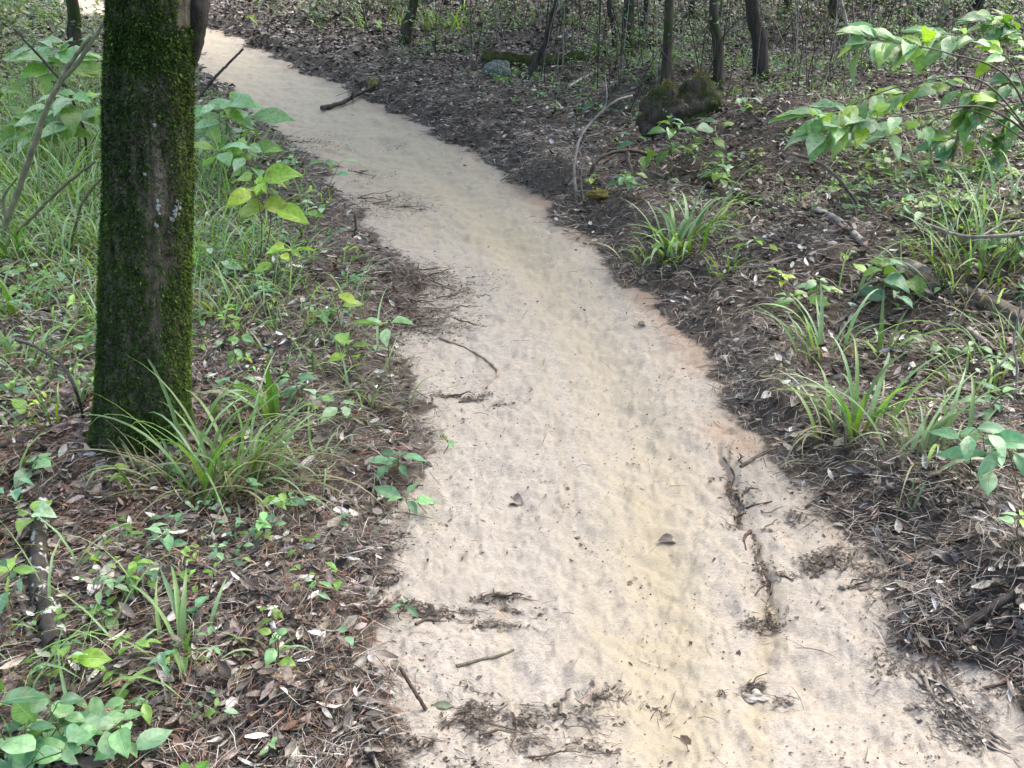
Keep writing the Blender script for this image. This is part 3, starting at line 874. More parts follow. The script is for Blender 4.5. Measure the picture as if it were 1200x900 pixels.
    mix = ss(vnoise(np.cos(tt) * 3, P[:, 2] * 4 + np.sin(tt) * 3, 93) + .35 * g.normal(size=N), -.6, .8)[:, None]
    ylw = (ss(u, .6, .95) * g.random(N) * .22)[:, None]
    cc = np.array([.033, .07, .015]) * (1 - mix) + np.array([.068, .125, .022]) * mix
    cc = cc * (1 - ylw) + np.array([.16, .16, .03]) * ylw
    cc = cc * np.exp(g.normal(0, .3, (N, 1)))
    blades(mb, P, tt + g.normal(0, .6, N), g.uniform(-.7, .9, N), g.uniform(-.4, 1.0, N), L, L * g.uniform(.3, .6, N), cc, cc, S=2, g=g)
    mb.build('moss', M_MOSS, root, base)
    # pale lichen flecks
    lb = Buf()
    for (u0, v0, sx, sy, kk) in [(185, 246, 2.5, 9, 9), (183, 265, 2, 2, 3), (205, 250, 4, 6, 12), (210, 241, 3, 5, 9), (203, 258, 1.5, 2, 3), (182, 148, 1.5, 1.5, 2), (168, 205, 1.5, 1, 2)]:
        for _ in range(kk):
            uu, vv = u0 + g.normal(0, sx * .6), v0 + g.normal(0, sy * .5)
            best = None
            dirv = ray(uu, vv)
            sl = slice(0, m - 60)
            Q = V[sl].reshape(-1, 3) - np.array([0, 0, CH])
            tq = Q @ dirv / (dirv @ dirv)
            dist = np.linalg.norm(Q - tq[:, None] * dirv, axis=1)
            cand = np.where(dist < .006)[0]
            if not len(cand): continue
            ci = cand[np.argmin(tq[cand])]
            pt = V[sl].reshape(-1, 3)[ci]
            ti = th[ci % n]; nv = np.array([math.cos(ti), math.sin(ti), 0]); tv = np.array([-nv[1], nv[0], 0]); zv = np.array([0, 0, 1.0])
            kx = 9; an = np.linspace(0, 6.28, kx, endpoint=False); r_ = g.uniform(.002, .0045) * g.uniform(.6, 1.3, kx)
            ring = pt + nv * .006 + tv * (np.cos(an) * r_)[:, None] + zv * (np.sin(an) * r_ * 1.3)[:, None]
            ring2 = pt + nv * .0 + tv * (np.cos(an) * r_ * 1.2)[:, None] + zv * (np.sin(an) * r_ * 1.5)[:, None]
            VV = np.concatenate([[pt + nv * .0085], ring, ring2])
            tri = np.stack([np.zeros(kx, int), 1 + np.arange(kx), 1 + (np.arange(kx) + 1) % kx], -1)
            lb.add(VV, tri, (.28, .32, .29))
            qd = np.stack([1 + np.arange(kx), 1 + kx + np.arange(kx), 1 + kx + (np.arange(kx) + 1) % kx, 1 + (np.arange(kx) + 1) % kx], -1)
            lb.add(VV, qd, (.24, .28, .25))
    if lb.n: lb.build('lichen', M_STONE, root, base)
    cb = Buf()
    for e in limb_t: crown(cb, e, 1.0, 200, g)
    crown(cb, C[-1], 1.5, 450, g)
    cb.build('crown', M_LEAF, root, base)


main_tree()


# ------------------------------------------------------------------ plants
def blend(pals, g, n):
    pal = np.concatenate([np.array(p) for p in pals])
    return np.clip(pal[g.integers(0, len(pal), n)] * np.exp(g.normal(0, .16, (n, 1))), .01, .8)


def grass(u, v, h, n, label, seed, spread=.05, dead=.5, width=.010, pal=None, bend=(.6, 2.0), lean=None, name='grass_tuft', group='grass tufts growing along the path', e=(.95, 1.5)):
    """h: blade length in photo pixels"""
    g = np.random.default_rng(seed)
    base = hit(u, v); k = px(base)
    Lm = h * k * 1.25; n = int(round(n * 1.2)); width = width * 1.25
    root = empty(name, base, label, 'grass tuft', group)

    def part(nm, cnt, c0, c1, lf, bn, wd, ee):
        b = Buf()
        P = np.stack([base[0] + g.normal(0, spread, cnt), base[1] + g.normal(0, spread * .8, cnt), np.zeros(cnt)], -1)
        P[:, 2] = H(P[:, 0], P[:, 1]) - .01
        az = np.arctan2(P[:, 1] - base[1], P[:, 0] - base[0]) + g.normal(0, .7, cnt)
        if lean is not None: az = np.where(g.random(cnt) < .55, lean + g.normal(0, .5, cnt), az)
        L = Lm * g.uniform(.5, 1.1, cnt) * lf
        blades(b, P, az, g.uniform(*ee, cnt), g.uniform(*bn, cnt), L, wd * g.uniform(.6, 1.25, cnt), c0, c1, S=10, g=g)
        b.build(nm, M_GRASS, root, base)
    c1 = blend(pal or [GREENS, PALE], g, n); c0 = blend([[(.13, .12, .055), (.10, .13, .05)]], g, n)
    part('blades', n, c0, c1, 1.0, bend, width, e)
    nd = int(n * dead)
    if nd:
        c = blend([[(.26, .21, .13), (.19, .15, .10), (.33, .29, .20)]], g, nd)
        part('dead_blades', nd, c, c, .8, (1.2, 2.6), width * .55, (.4, 1.4))
    return root


def broad(u, v, u2, v2, n, leaf, label, seed, pal=None, stems=1, spread=0, name='broadleaf_seedling', cat='seedling', ratio=.48, top=.45, dy=0.0, group='broad leaved seedlings beside the path', droop=(.15, .6), face=.0):
    """stem foot at photo pixel (u,v), tip at (u2,v2); leaf: leaf length in pixels; spread: pixels between stem tips"""
    g = np.random.default_rng(seed)
    base = hit(u, v); k = px(base); L0 = leaf * k
    root = empty(name, base, label, cat, group)
    sb, fb = Buf(), Buf()
    per = max(2, int(round(n / stems)))
    for s in range(stems):
        tip = at_y(u2 + g.normal(0, spread) * (s > 0), v2 + abs(g.normal(0, spread * .5)) * (s > 0), base[1] + dy + g.normal(0, spread * k * .7) * (s > 0))
        tip[2] = max(tip[2], float(H(tip[0], tip[1])) + .03)
        foot = base + np.array([g.normal(0, spread * k * .35), g.normal(0, spread * k * .35), 0]) * (s > 0)
        foot[2] = float(H(foot[0], foot[1])) - .01
        mid = (foot * .5 + tip * .5) + np.array([g.normal(0, .02), g.normal(0, .02), .12 * np.linalg.norm(tip[:2] - foot[:2])])
        pts = spline([foot, mid, tip], 12)
        hgt = np.linalg.norm(tip - foot)
        tube(sb, pts, [max(.0016, hgt * .008), .0011], 6, g.choice([0, 1]) and (.10, .12, .05) or (.13, .10, .06), cap=False)
        ts = np.sort(np.concatenate([[.97, 1.0], g.uniform(1 - top, 1, max(0, per - 2))]))
        a0 = g.uniform(0, 6.28)
        P, D, N, L, W, C = [], [], [], [], [], []
        for q, t in enumerate(ts):
            p = np.array([np.interp(t, np.linspace(0, 1, 12), pts[:, c]) for c in range(3)])
            a = a0 + q * 2.4 + g.normal(0, .3)
            el = g.uniform(-.15, .5)
            d = np.array([math.cos(a) * math.cos(el), math.sin(a) * math.cos(el), math.sin(el)])
            ln = L0 * g.uniform(.5, 1.15) * (.75 if t > .96 else 1)
            pe = p + d * ln * .22 + np.array([0, 0, .01])
            tube(sb, spline([p, (p + pe) / 2 + np.array([0, 0, .004]), pe], 4), .0011, 4, (.12, .15, .06), cap=False)
            P.append(pe); D.append(d + np.array([0, 0, -.15])); N.append(np.array([g.normal(0, .28), g.normal(0, .28) - .25 - face, 1.0]))
            L.append(ln); W.append(ln * ratio * g.uniform(.85, 1.15))
        nn = len(P)
        leaves(fb, P, np.array(D), np.array(N), np.array(L), np.array(W), blend(pal or [GREENS], g, nn), g.uniform(*droop, nn), g.uniform(.1, .4, nn), S=7, g=g, sh=.62 if ratio >= .7 else .75 if ratio >= .6 else .9)
    sb.build('stem', M_STEM, root, base)
    fb.build('foliage', M_LEAF, root, base)
    return root


# grass: around the trunk foot and the near left
grass(268, 583, 175, 42, 'large green grass tuft arching at the right foot of the mossy tree', 101, .06, 1.8, .0095, bend=(1.0, 2.6), e=(1.1, 1.53), lean=.1)
grass(232, 500, 95, 4, 'few broad tall blades bending against the right flank of the mossy trunk', 102, .025, .5, .016, bend=(2.0, 2.9), e=(1.3, 1.5))
grass(190, 568, 110, 5, 'straggling dry grass tuft arching across the front of the mossy trunk', 103, .05, 5.0, .009, bend=(1.2, 2.5), lean=math.pi * .95)
grass(212, 770, 105, 10, 'small green grass tuft on the pine needles below the big grass tuft', 104, .03, .9, .012, bend=(.6, 2.2))
grass(312, 775, 62, 7, 'small drooping grass tuft near the two leaf seedling', 105, .02, .6, .010, bend=(1.6, 2.8))
grass(318, 498, 110, 6, 'tall wide bladed grass shoot between big tuft and leafy seedlings', 106, .025, .6, .014, bend=(.5, 2.0))
grass(425, 470, 75, 10, 'wispy pale grass tuft at the foot of the leaning leaf chain', 107, .05, 2.0, .006, bend=(1.2, 2.6))
grass(365, 545, 70, 9, 'thin arching grass tuft halfway between big tuft and path', 108, .04, 1.2, .006, bend=(1.2, 2.6))
grass(390, 440, 60, 12, 'low wispy grass tuft behind the leaning leaf chain', 109, .07, 1.2, .005)
grass(270, 375, 70, 14, 'thin upright grass tuft right of the mossy trunk near mid height', 110, .08, 1.4, .005, bend=(.3, 1.5))
grass(335, 390, 65, 16, 'yellowish fine grass tuft below the yellow green seedling', 111, .08, 1.0, .005, pal=[GREENS, YELLOW])
grass(75, 495, 70, 14, 'bushy light green grass tuft left of the mossy trunk foot', 112, .05, .8, .008, pal=[GREENS, YELLOW])
grass(30, 430, 80, 14, 'grass tuft with drooping blades under the leaning twig', 113, .06, .8, .009)
grass(12, 372, 80, 10, 'broad bladed grass tuft at the left edge below the bluish seedling', 114, .05, .6, .012)
grass(45, 452, 66, 9, 'sparse grass shoots beside the dark crooked vine', 115, .06, .7, .007)
# left belt behind the trunk
for i, (u, v, h, n, lb) in enumerate([
        (45, 250, 95, 42, 'dense grass tuft at the foot of the pale leaning stem'),
        (95, 240, 95, 42, 'dense pale grass tuft between leaning stem and mossy trunk'),
        (20, 215, 85, 30, 'grass tuft left of the pale leaning stem'),
        (110, 290, 80, 30, 'yellow tinged grass tuft touching the left flank of the mossy trunk'),
        (70, 305, 75, 22, 'thin grass tuft crossed by the green leaning twig'),
        (60, 195, 75, 30, 'grass tuft growing out of the big leaved bush'),
        (15, 300, 75, 24, 'grass tuft under the lower end of the leaning stem'),
        (256, 252, 85, 34, 'grass tuft under the large pale leaves right of the trunk'),
        (285, 190, 60, 22, 'grass tuft between the pale leaves and the far path'),
        (243, 205, 70, 26, 'grass tuft pressed to the right flank of the trunk'),
        (30, 165, 60, 24, 'far grass tuft behind the big leaved bush'),
        (115, 190, 60, 22, 'far grass tuft seen just left of the mossy trunk')]):
    grass(u, v, h, n, lb, 130 + i, .11, .45, .009, pal=[GREENS, PALE, YELLOW[:1]], bend=(.4, 2.0), group='grass tufts in the lush belt behind the mossy tree')
# right bank
grass(792, 292, 70, 46, 'broad bright grass tuft below the dark leaved shrub', 150, .10, .5, .016, pal=[GREENS, PALE], bend=(1.0, 2.4))
grass(838, 262, 95, 7, 'long bladed grass with arched seed stalk beside the root bank', 151, .05, .8, .010, lean=.4, bend=(1.2, 2.2))
grass(1010, 505, 120, 22, 'tall green grass tuft on the right bank', 152, .055, .7, .014, bend=(.6, 2.3), e=(1.15, 1.52))
grass(1078, 535, 115, 18, 'leaning grass tuft between tall tuft and bluish leaved plant', 153, .05, .9, .010, bend=(.7, 2.2), lean=.5)
grass(968, 420, 95, 15, 'grass tuft with pale upright blades above the tall tuft', 154, .05, .6, .012, pal=[GREENS, PALE])
grass(1000, 352, 95, 4, 'thin grass with one sharply bent tall blade', 155, .03, .6, .009, e=(1.35, 1.5), bend=(1.8, 2.8), lean=.6)
grass(1035, 420, 75, 6, 'few wide grass blades below the heart leaved seedling', 156, .03, .5, .014, bend=(.3, 1.4))
grass(1150, 325, 95, 50, 'large brown footed grass tuft above the fallen log', 157, .10, 1.0, .008, bend=(.4, 1.7))
grass(1100, 300, 70, 16, 'thin grass tuft left of the brown footed tuft', 158, .06, .8, .007)
grass(1190, 420, 80, 18, 'grass tuft at the right edge among the pale twigs', 159, .07, 1.1, .007)
grass(1064, 612, 46, 3, 'single pale dry shoot on the litter of the right bank', 160, .012, 1.0, .007, bend=(.1, .6))
grass(1135, 460, 70, 14, 'thin grass tuft right of the leaning tuft', 161, .06, 1.2, .006, bend=(.8, 2.2))
grass(850, 318, 40, 12, 'low grass tuft beside the pale fallen twig', 162, .06, .5, .008, pal=[GREENS, YELLOW])
grass(528, 34, 40, 36, 'bright green grass tuft beside the leaning mossy trunk', 163, .22, .3, .022, pal=[YELLOW, GREENS], bend=(1.2, 2.4))
grass(450, 34, 30, 24, 'bright far grass tuft just left of the leaning mossy trunk', 164, .22, .3, .02, pal=[GREENS, PALE])
grass(1175, 250, 75, 26, 'grass tuft at the right edge behind the pale forked twig', 165, .12, .8, .008)

# broad-leaved plants: left
broad(262, 222, 266, 122, 30, 50, 'seedling with large pale leaves at the right flank of the mossy trunk', 201, [PALE, PALE, GREENS[1:3]], 5, 20, face=.4)
broad(288, 236, 292, 168, 26, 40, 'drooping pale leaved plant between the trunk and the far path', 235, [PALE, GREENS[1:3]], 5, 20, face=.4)
broad(304, 318, 312, 212, 12, 46, 'yellow green seedling with large rounded leaves in front of the far path', 202, [YELLOW], 2, 14, ratio=.62, face=.5)
broad(330, 345, 338, 295, 7, 26, 'small yellowish seedling below the rounded leaf seedling', 203, [YELLOW], 2, 14, ratio=.6)
broad(428, 452, 392, 345, 9, 34, 'leaning seedling with a chain of leaves down its stem', 204, [YELLOW, GREENS[1:3]], 1, 0, top=.75)
broad(458, 452, 453, 382, 6, 36, 'seedling spreading pale green leaves from one tip at the path edge', 205, [PALE], 1, 0, top=.12)
broad(375, 238, 383, 192, 8, 24, 'small bluish seedling at the edge of the far path', 206, [PALE, BLUISH], 2, 10)
broad(352, 228, 345, 185, 8, 20, 'low pale seedling left of the bluish one by the far path', 207, [PALE], 2, 12)
broad(95, 205, 95, 112, 36, 44, 'bush of large light green leaves left of the trunk', 208, [PALE, GREENS[1:3], YELLOW[:1]], 4, 22, face=.3)
broad(45, 150, 45, 50, 30, 42, 'pale leaved bush crossed by the dark thin twig', 209, [PALE, GREENS[1:3]], 3, 20, face=.3)
broad(10, 165, 8, 105, 12, 38, 'darker leaved plant at the left edge beside the pale bush', 210, [GREENS], 2, 12)
broad(45, 205, 40, 135, 28, 38, 'mixed green leafy plant under the pale leaved bush', 211, [PALE, GREENS], 3, 20)
broad(76, 372, 72, 336, 2, 36, 'seedling with two long bluish leaves left of the trunk', 212, [BLUISH], 1, 0, top=.25, ratio=.36)
broad(45, 572, 42, 545, 6, 28, 'round leaved seedling on the needles left of the trunk foot', 213, [PALE, GREENS[2:3]], 2, 14, ratio=.6)
broad(42, 640, 36, 606, 4, 34, 'heart leaved shoot beside the upper end of the lichen branch', 214, [GREENS[2:3], PALE], 1, 0, ratio=.75, top=.3)
broad(-10, 740, 12, 672, 7, 48, 'plant with long leaves at the left edge beside the lichen branch', 215, [GREENS, BLUISH], 2, 16, ratio=.4)
broad(62, 905, 66, 828, 26, 58, 'low plant with the biggest bluish leaves at the lower left corner', 216, [BLUISH, GREENS[:1], PALE], 6, 42, ratio=.64, face=.1)
broad(20, 930, 28, 860, 20, 48, 'bluish leafy plant at the very lower left corner', 217, [BLUISH, PALE], 5, 36, ratio=.6)
broad(125, 905, 122, 850, 16, 46, 'small leafy plant to the right of the biggest leaves', 218, [BLUISH, PALE], 3, 28, ratio=.5)
broad(75, 815, 82, 778, 6, 50, 'seedling with yellowish green oval leaves above the biggest leaves', 219, [YELLOW, GREENS[2:3], PALE], 2, 22, ratio=.55)
broad(408, 782, 404, 748, 2, 30, 'two leaf seedling standing alone at the near path edge', 220, [PALE[2:], BLUISH[1:2]], 1, 0, ratio=.72, top=.25)
broad(325, 800, 322, 748, 7, 26, 'shoot with small round leaves left of the two leaf seedling', 221, [PALE, GREENS[2:3]], 2, 10, ratio=.62, top=.7)
broad(262, 668, 258, 642, 12, 18, 'fine leaved pale herb on the needles below the big grass tuft', 222, [PALE, BLUISH], 3, 14)
broad(192, 652, 190, 632, 5, 24, 'tiny pale seedling on the pine needle heap', 223, [PALE, BLUISH], 1, 0)
broad(462, 568, 468, 538, 8, 34, 'bluish leaved plant overhanging the left path edge', 224, [BLUISH], 2, 14)
broad(478, 606, 476, 586, 5, 36, 'pale bluish seedling drooping onto the sand', 225, [BLUISH, PALE], 1, 0)
broad(398, 505, 396, 476, 6, 30, 'pale seedling among litter right of the big grass tuft', 226, [PALE], 2, 12)
broad(518, 532, 519, 512, 4, 16, 'tiny pale seedling standing alone on the sand', 227, [PALE, YELLOW], 1, 0)
broad(340, 480, 342, 446, 7, 30, 'pale leaved seedling behind the tall wide grass shoot', 228, [PALE, BLUISH], 2, 14)
broad(205, 800, 200, 770, 0, 20, 'wilting sprig beside the small green tuft', 229, [GREENS], 1, 0)
broad(370, 700, 372, 682, 6, 24, 'low yellow green sprig on the dark litter by the path', 230, [YELLOW, PALE], 2, 10)
broad(475, 728, 474, 712, 4, 26, 'crushed bluish sprig lying by the twig heap on the near path', 231, [BLUISH], 1, 0)
broad(255, 860, 258, 838, 5, 26, 'small green herb on bare soil near the lower left', 232, [GREENS, PALE], 2, 16)
broad(18, 480, 10, 458, 6, 34, 'green leafy seedling at the left edge beside the grass shoots', 233, [GREENS, BLUISH], 1, 0)
broad(120, 455, 112, 440, 5, 22, 'small seedling tight against the left flank of the trunk', 234, [YELLOW, GREENS], 1, 0)
# right
broad(790, 215, 788, 148, 26, 28, 'dark leaved shrub below the mossy stump', 250, [GREENS, BLUISH[2:]], 5, 24, name='broadleaf_shrub', cat='shrub', group=None)
broad(782, 198, 786, 140, 6, 22, 'bright sprig standing out of the top of the dark shrub', 251, [PALE, YELLOW], 1, 0, top=.4)
broad(830, 232, 838, 195, 12, 24, 'leafy plant between dark shrub and root bank', 252, [GREENS, PALE], 3, 16)
broad(1035, 355, 1036, 315, 8, 36, 'heart leaved dark seedling below the bent grass blade', 253, [BLUISH, GREENS[:1]], 2, 14, ratio=.72)
broad(1048, 372, 1052, 345, 5, 30, 'bluish seedling in front of the heart leaved seedling', 254, [BLUISH], 1, 0, ratio=.6)
broad(918, 345, 912, 322, 8, 22, 'yellow green sprig above the grass of the right bank', 255, [YELLOW], 2, 14)
broad(945, 375, 940, 350, 7, 28, 'pale sprig left of the upright pale grass', 256, [PALE, GREENS], 2, 14)
broad(1138, 575, 1136, 508, 9, 54, 'plant with wide bluish leaves on the right bank', 257, [BLUISH, PALE], 2, 22, ratio=.5, face=.2)
broad(1195, 585, 1182, 528, 8, 58, 'plant with long bluish leaves at the right edge', 258, [BLUISH], 2, 20, ratio=.32)
broad(1216, 660, 1199, 610, 6, 38, 'sprig with bright green leaves at the right edge above the dark sticks', 259, [YELLOW, PALE], 2, 16)
broad(1112, 345, 1110, 332, 6, 16, 'small pale herb behind the bluish leaved plant and log', 260, [PALE], 2, 8)
broad(1090, 222, 1092, 190, 18, 26, 'low leafy plant on the slope under the sapling', 261, [GREENS, BLUISH], 4, 32)
broad(1150, 215, 1150, 190, 16, 26, 'yellowish low plant on the slope right of the low leafy one', 262, [YELLOW, GREENS], 4, 26)
broad(1050, 262, 1058, 240, 10, 32, 'flat leaved plant behind the bent grass blade', 263, [BLUISH, GREENS], 3, 22, ratio=.36)
broad(985, 245, 990, 222, 8, 22, 'little dark plant at the end of the curved thin branch', 264, [GREENS], 2, 14)
broad(780, 300, 776, 286, 8, 20, 'pale low herb in front of the bright grass tuft', 265, [PALE, YELLOW], 3, 18)
broad(880, 300, 884, 284, 6, 20, 'little green herb under the curled pale leaf', 266, [GREENS, YELLOW], 2, 12)
broad(1145, 420, 1142, 402, 5, 20, 'tiny green seedling between the pale sticks', 267, [PALE], 1, 0)
broad(690, 225, 692, 210, 6, 18, 'small sprig at the foot of the arched vine', 268, [YELLOW, GREENS], 2, 8)
broad(605, 98, 603, 84, 8, 16, 'far small plant in front of the mossy log', 269, [BLUISH, GREENS], 3, 10)
broad(700, 130, 690, 116, 10, 16, 'bluish plant behind the arched vine', 270, [BLUISH], 3, 16)
broad(770, 48, 768, 34, 14, 14, 'far bluish plant right of the stout grey trunk', 271, [BLUISH], 4, 12)
broad(870, 135, 872, 116, 8, 18, 'sprig at the foot of the darkest trunk', 272, [GREENS, PALE], 2, 10)


for i, (u, v, u2, v2, n, lf, lb, pal, st, sp) in enumerate([
        (850, 215, 852, 186, 12, 22, 'green herb on the root bank right of the dark shrub', [GREENS, PALE], 3, 18),
        (745, 240, 742, 205, 14, 22, 'dark leaved herb left of the bright grass tuft', [GREENS, BLUISH], 3, 16),
        (990, 330, 992, 300, 8, 24, 'pale seedling beside the lower end of the pale branch', [PALE, GREENS], 2, 14),
        (1075, 270, 1080, 232, 16, 24, 'leafy herb left of the pale forked twig', [GREENS, PALE], 4, 26),
        (1185, 320, 1180, 275, 16, 26, 'leafy herb at the right edge above the fallen log', [BLUISH, GREENS], 4, 24),
        (1120, 260, 1125, 228, 18, 22, 'bright low herb under the sapling leaves', [YELLOW, GREENS], 4, 30),
        (1040, 215, 1040, 180, 14, 22, 'small leafy herb under the hanging tip leaves of the sapling', [GREENS, BLUISH], 3, 22),
        (1165, 455, 1168, 420, 10, 26, 'green seedling below the pale stick', [GREENS, PALE], 2, 16),
        (1095, 440, 1090, 405, 8, 26, 'seedling with a few green leaves beside the wide grass blades', [GREENS, PALE], 2, 14),
        (960, 365, 958, 330, 10, 26, 'green seedling above the pale upright grass', [GREENS, PALE], 2, 16),
        (1180, 500, 1175, 462, 10, 30, 'bluish seedling at the right edge above the long leaved plant', [BLUISH, PALE], 2, 18),
        (250, 330, 246, 292, 10, 26, 'pale seedling close to the right flank of the trunk at mid height', [PALE, GREENS], 2, 16),
        (285, 430, 282, 398, 9, 24, 'green seedling between the trunk and the leaning leaf chain', [GREENS, PALE], 2, 14),
        (345, 270, 350, 240, 9, 24, 'green seedling right of the rounded leaf seedling', [GREENS, PALE], 2, 14),
        (30, 345, 34, 312, 12, 28, 'green herb below the lower end of the leaning stem', [GREENS, PALE], 3, 20),
        (85, 425, 84, 400, 8, 26, 'green seedling above the sagging dark vine', [GREENS, BLUISH], 2, 16),
        (295, 640, 298, 618, 9, 26, 'pale herb on dark litter right of the fine leaved herb', [PALE, BLUISH], 3, 20),
        (345, 605, 342, 578, 9, 26, 'bluish herb between the big grass tuft and the path', [BLUISH, PALE], 3, 20),
        (150, 700, 152, 676, 8, 26, 'pale herb right of the lichen branch', [PALE, GREENS], 2, 18),
        (115, 745, 118, 720, 9, 28, 'green herb below the needle heap beside the lichen branch', [GREENS, PALE], 3, 22),
        (165, 850, 168, 824, 8, 34, 'pale oval leaved herb right of the biggest leaves', [PALE, GREENS], 3, 24)]):
    broad(u, v, u2, v2, n, lf, lb, 400 + i, pal, st, sp, group='small herbs scattered over the litter')

# ------------------------------------------------------------------ sapling with leafy sprays, upper right
def sapling(name, label, foot_px, branches, seed, pal, group=None, leafpx=46):
    g = np.random.default_rng(seed)
    base = hit(*foot_px)
    root = empty(name, base, label, 'sapling', group)
    sb, fb = Buf(), Buf()
    for (P, r0, lo, n, lp) in branches:
        n = int(n * 1.8); lp *= .95
        pts3 = []
        for q in P:
            pts3.append(hit(q[0], q[1]) - np.array([0, 0, .02]) if len(q) == 2 else at_y(*q))
        pts = spline(pts3, 40)
        tube(sb, pts, [r0, r0 * .25], 7, (.11, .095, .07), .05, r=g, cap=False)
        if not n: continue
        P_, D_, N_, L_, W_ = [], [], [], [], []
        ts = np.sort(np.concatenate([[.985, .995, 1.0], g.uniform(lo, 1, n - 3)]))
        for q, t in enumerate(ts):
            i = min(int(t * 39), 38)
            p = pts[i] + (pts[i + 1] - pts[i]) * (t * 39 - i)
            tan = nrm(pts[i + 1] - pts[i])
            sd_ = nrm(np.cross(tan, [0, 0, 1])) * (1 if q % 2 else -1)
            d = nrm(tan * g.uniform(.3, 1.1) + sd_ * g.uniform(.4, 1.1) + np.array([0, 0, g.normal(-.05, .35)]))
            ln = lp * px(p) * g.uniform(.7, 1.15)
            pe = p + d * ln * .18
            tube(sb, [p, pe], .0014, 4, (.13, .15, .06), cap=False)
            P_.append(pe); D_.append(d); N_.append([g.normal(0, .3), g.normal(0, .3) - .35, 1.0]); L_.append(ln); W_.append(ln * g.uniform(.36, .46))
        m = len(P_)
        leaves(fb, P_, np.array(D_), np.array(N_), np.array(L_), np.array(W_), blend(pal, g, m), g.uniform(.1, .6, m), g.uniform(.1, .4, m), S=8, g=g)
    sb.build('stem', M_STEM, root, base)
    fb.build('foliage', M_LEAF, root, base)


YA = 4.9
sapling('leafy_sapling', 'sapling with large pale drooping leaves reaching over the right bank', (1245, 262), [
    ([(1245, 262), (1225, 180, YA), (1160, 128, YA - .1), (1090, 130, YA - .2), (1020, 142, YA - .3), (965, 152, YA - .4)], .008, .70, 15, 46),
    ([(1225, 180, YA), (1150, 95, YA - .1), (1060, 100, YA - .2), (985, 128, YA - .25), (950, 135, YA - .3)], .005, .55, 12, 44),
    ([(1225, 180, YA), (1180, 90, YA), (1110, 62, YA), (1050, 50, YA - .1), (1018, 46, YA - .1)], .006, .50, 16, 48),
    ([(1225, 180, YA), (1190, 80, YA + .1), (1140, 45, YA + .2), (1090, 40, YA + .2)], .005, .35, 15, 42),
    ([(1225, 180, YA), (1170, 120, YA + .1), (1110, 100, YA + .2), (1060, 110, YA + .3)], .004, .35, 14, 42),
    ([(1225, 180, YA), (1140, 130, YA + .1), (1075, 150, YA + .1), (1010, 168, YA - .2)], .004, .6, 8, 40)], 301, [PALE, PALE, PALE[2:], GREENS[2:3], YELLOW[:1]])  # pale mint leaf colours stand in for the sky's reflection
sapling('leafy_sapling', 'second sapling with leaves hanging at the top right edge', (1262, 225), [
    ([(1262, 225), (1240, 120, 5.4), (1205, 50, 5.4), (1160, 25, 5.4)], .007, .4, 20, 40),
    ([(1240, 120, 5.4), (1200, 95, 5.3), (1165, 105, 5.3), (1140, 130, 5.3)], .005, .2, 20, 38),
    ([(1240, 120, 5.4), (1215, 110, 5.2), (1185, 150, 5.2), (1165, 185, 5.2)], .004, .2, 16, 36),
    ([(1240, 120, 5.4), (1205, 130, 5.5), (1160, 150, 5.5), (1110, 165, 5.5)], .004, .3, 16, 36)], 302, [PALE, GREENS, BLUISH])


# ------------------------------------------------------------------ sticks, logs, vines
def stick(name, label, cat, paths, col=(.12, .10, .08), m=None, seed=0, group=None, sides=9, wob=.1, part='shaft', lift=.6, twist=0.0):
    """paths: list of (pixel points, width px start, width px end[, heights m]); a point (u,v,Y) hangs in the air at depth Y"""
    g = np.random.default_rng(seed + 900)
    root = None; b = Buf()
    g0 = [q for q in sum([list(P[0]) for P in paths], []) if len(q) == 2]
    a0 = [q for q in sum([list(P[0]) for P in paths], []) if len(q) == 3]
    foot_y = hit(*g0[0])[1] if g0 else a0[0][2]
    ref_y = a0[0][2] if a0 else 0.0
    for P in paths:
        pp, w0, w1 = P[:3]
        pts = []
        for q in pp:
            if len(q) == 3: pts.append(at_y(q[0], q[1], foot_y + (q[2] - ref_y)))
            else:
                h_ = hit(*q)
                pts.append(h_ + np.array([0, 0, w0 * px(h_) * .5 * lift]))
        k = px(pts[0])
        n = max(8, len(pp) * 7)
        c = spline(pts, n)
        if root is None: root = np.array(pts[0]); org = root
        c[1:-1] += g.normal(0, w0 * k * .05, (n - 2, 3))
        tube(b, c, np.linspace(w0, w1, n) * k / 2, sides, np.clip(np.array(col) * np.exp(g.normal(0, .15, (n, 1))), .01, .9), wob, r=g)
    o = b.build(name, m or M_WOOD, None, org)
    o.location = org
    return tag(o, label, cat, group)


stick('arched_vine', 'pale dry vine arching up from the bank near the root hollow', 'vine', [
    ([(676, 236), (673, 195, 6.2), (681, 160, 6.25), (700, 136, 6.3), (722, 118, 6.3), (741, 112, 6.35)], 3.2, 2.4),
    ([(684, 236), (681, 205, 6.2), (688, 178, 6.2)], 1.8, 1.2),
    ([(706, 133, 6.3), (711, 115, 6.3), (709, 88, 6.3)], 2, 1.2)], (.30, .28, .25), seed=1)
stick('curved_twig', 'bent brown twig looping over the sand at the left path edge', 'twig', [([(515, 397), (545, 408), (568, 422), (583, 438), (570, 456)], 2.6, 2.8)], (.24, .195, .15), seed=2)
stick('upright_stick', 'thin straight dark stick poking out of the near sand', 'stick', [([(499, 833), (484, 808, 1.9), (468, 782, 1.9)], 5, 4)], (.09, .07, .055), seed=3)
lich = stick('lichen_branch', 'dark fallen branch blotched with white lichen on the needles', 'branch', [
    ([(54, 600), (50, 640), (50, 675), (54, 712)], 17, 20), ([(54, 706), (62, 728), (70, 770)], 20, 23)], (.05, .045, .04), M_LICHEN_WOOD, 4, sides=14, lift=2.0)
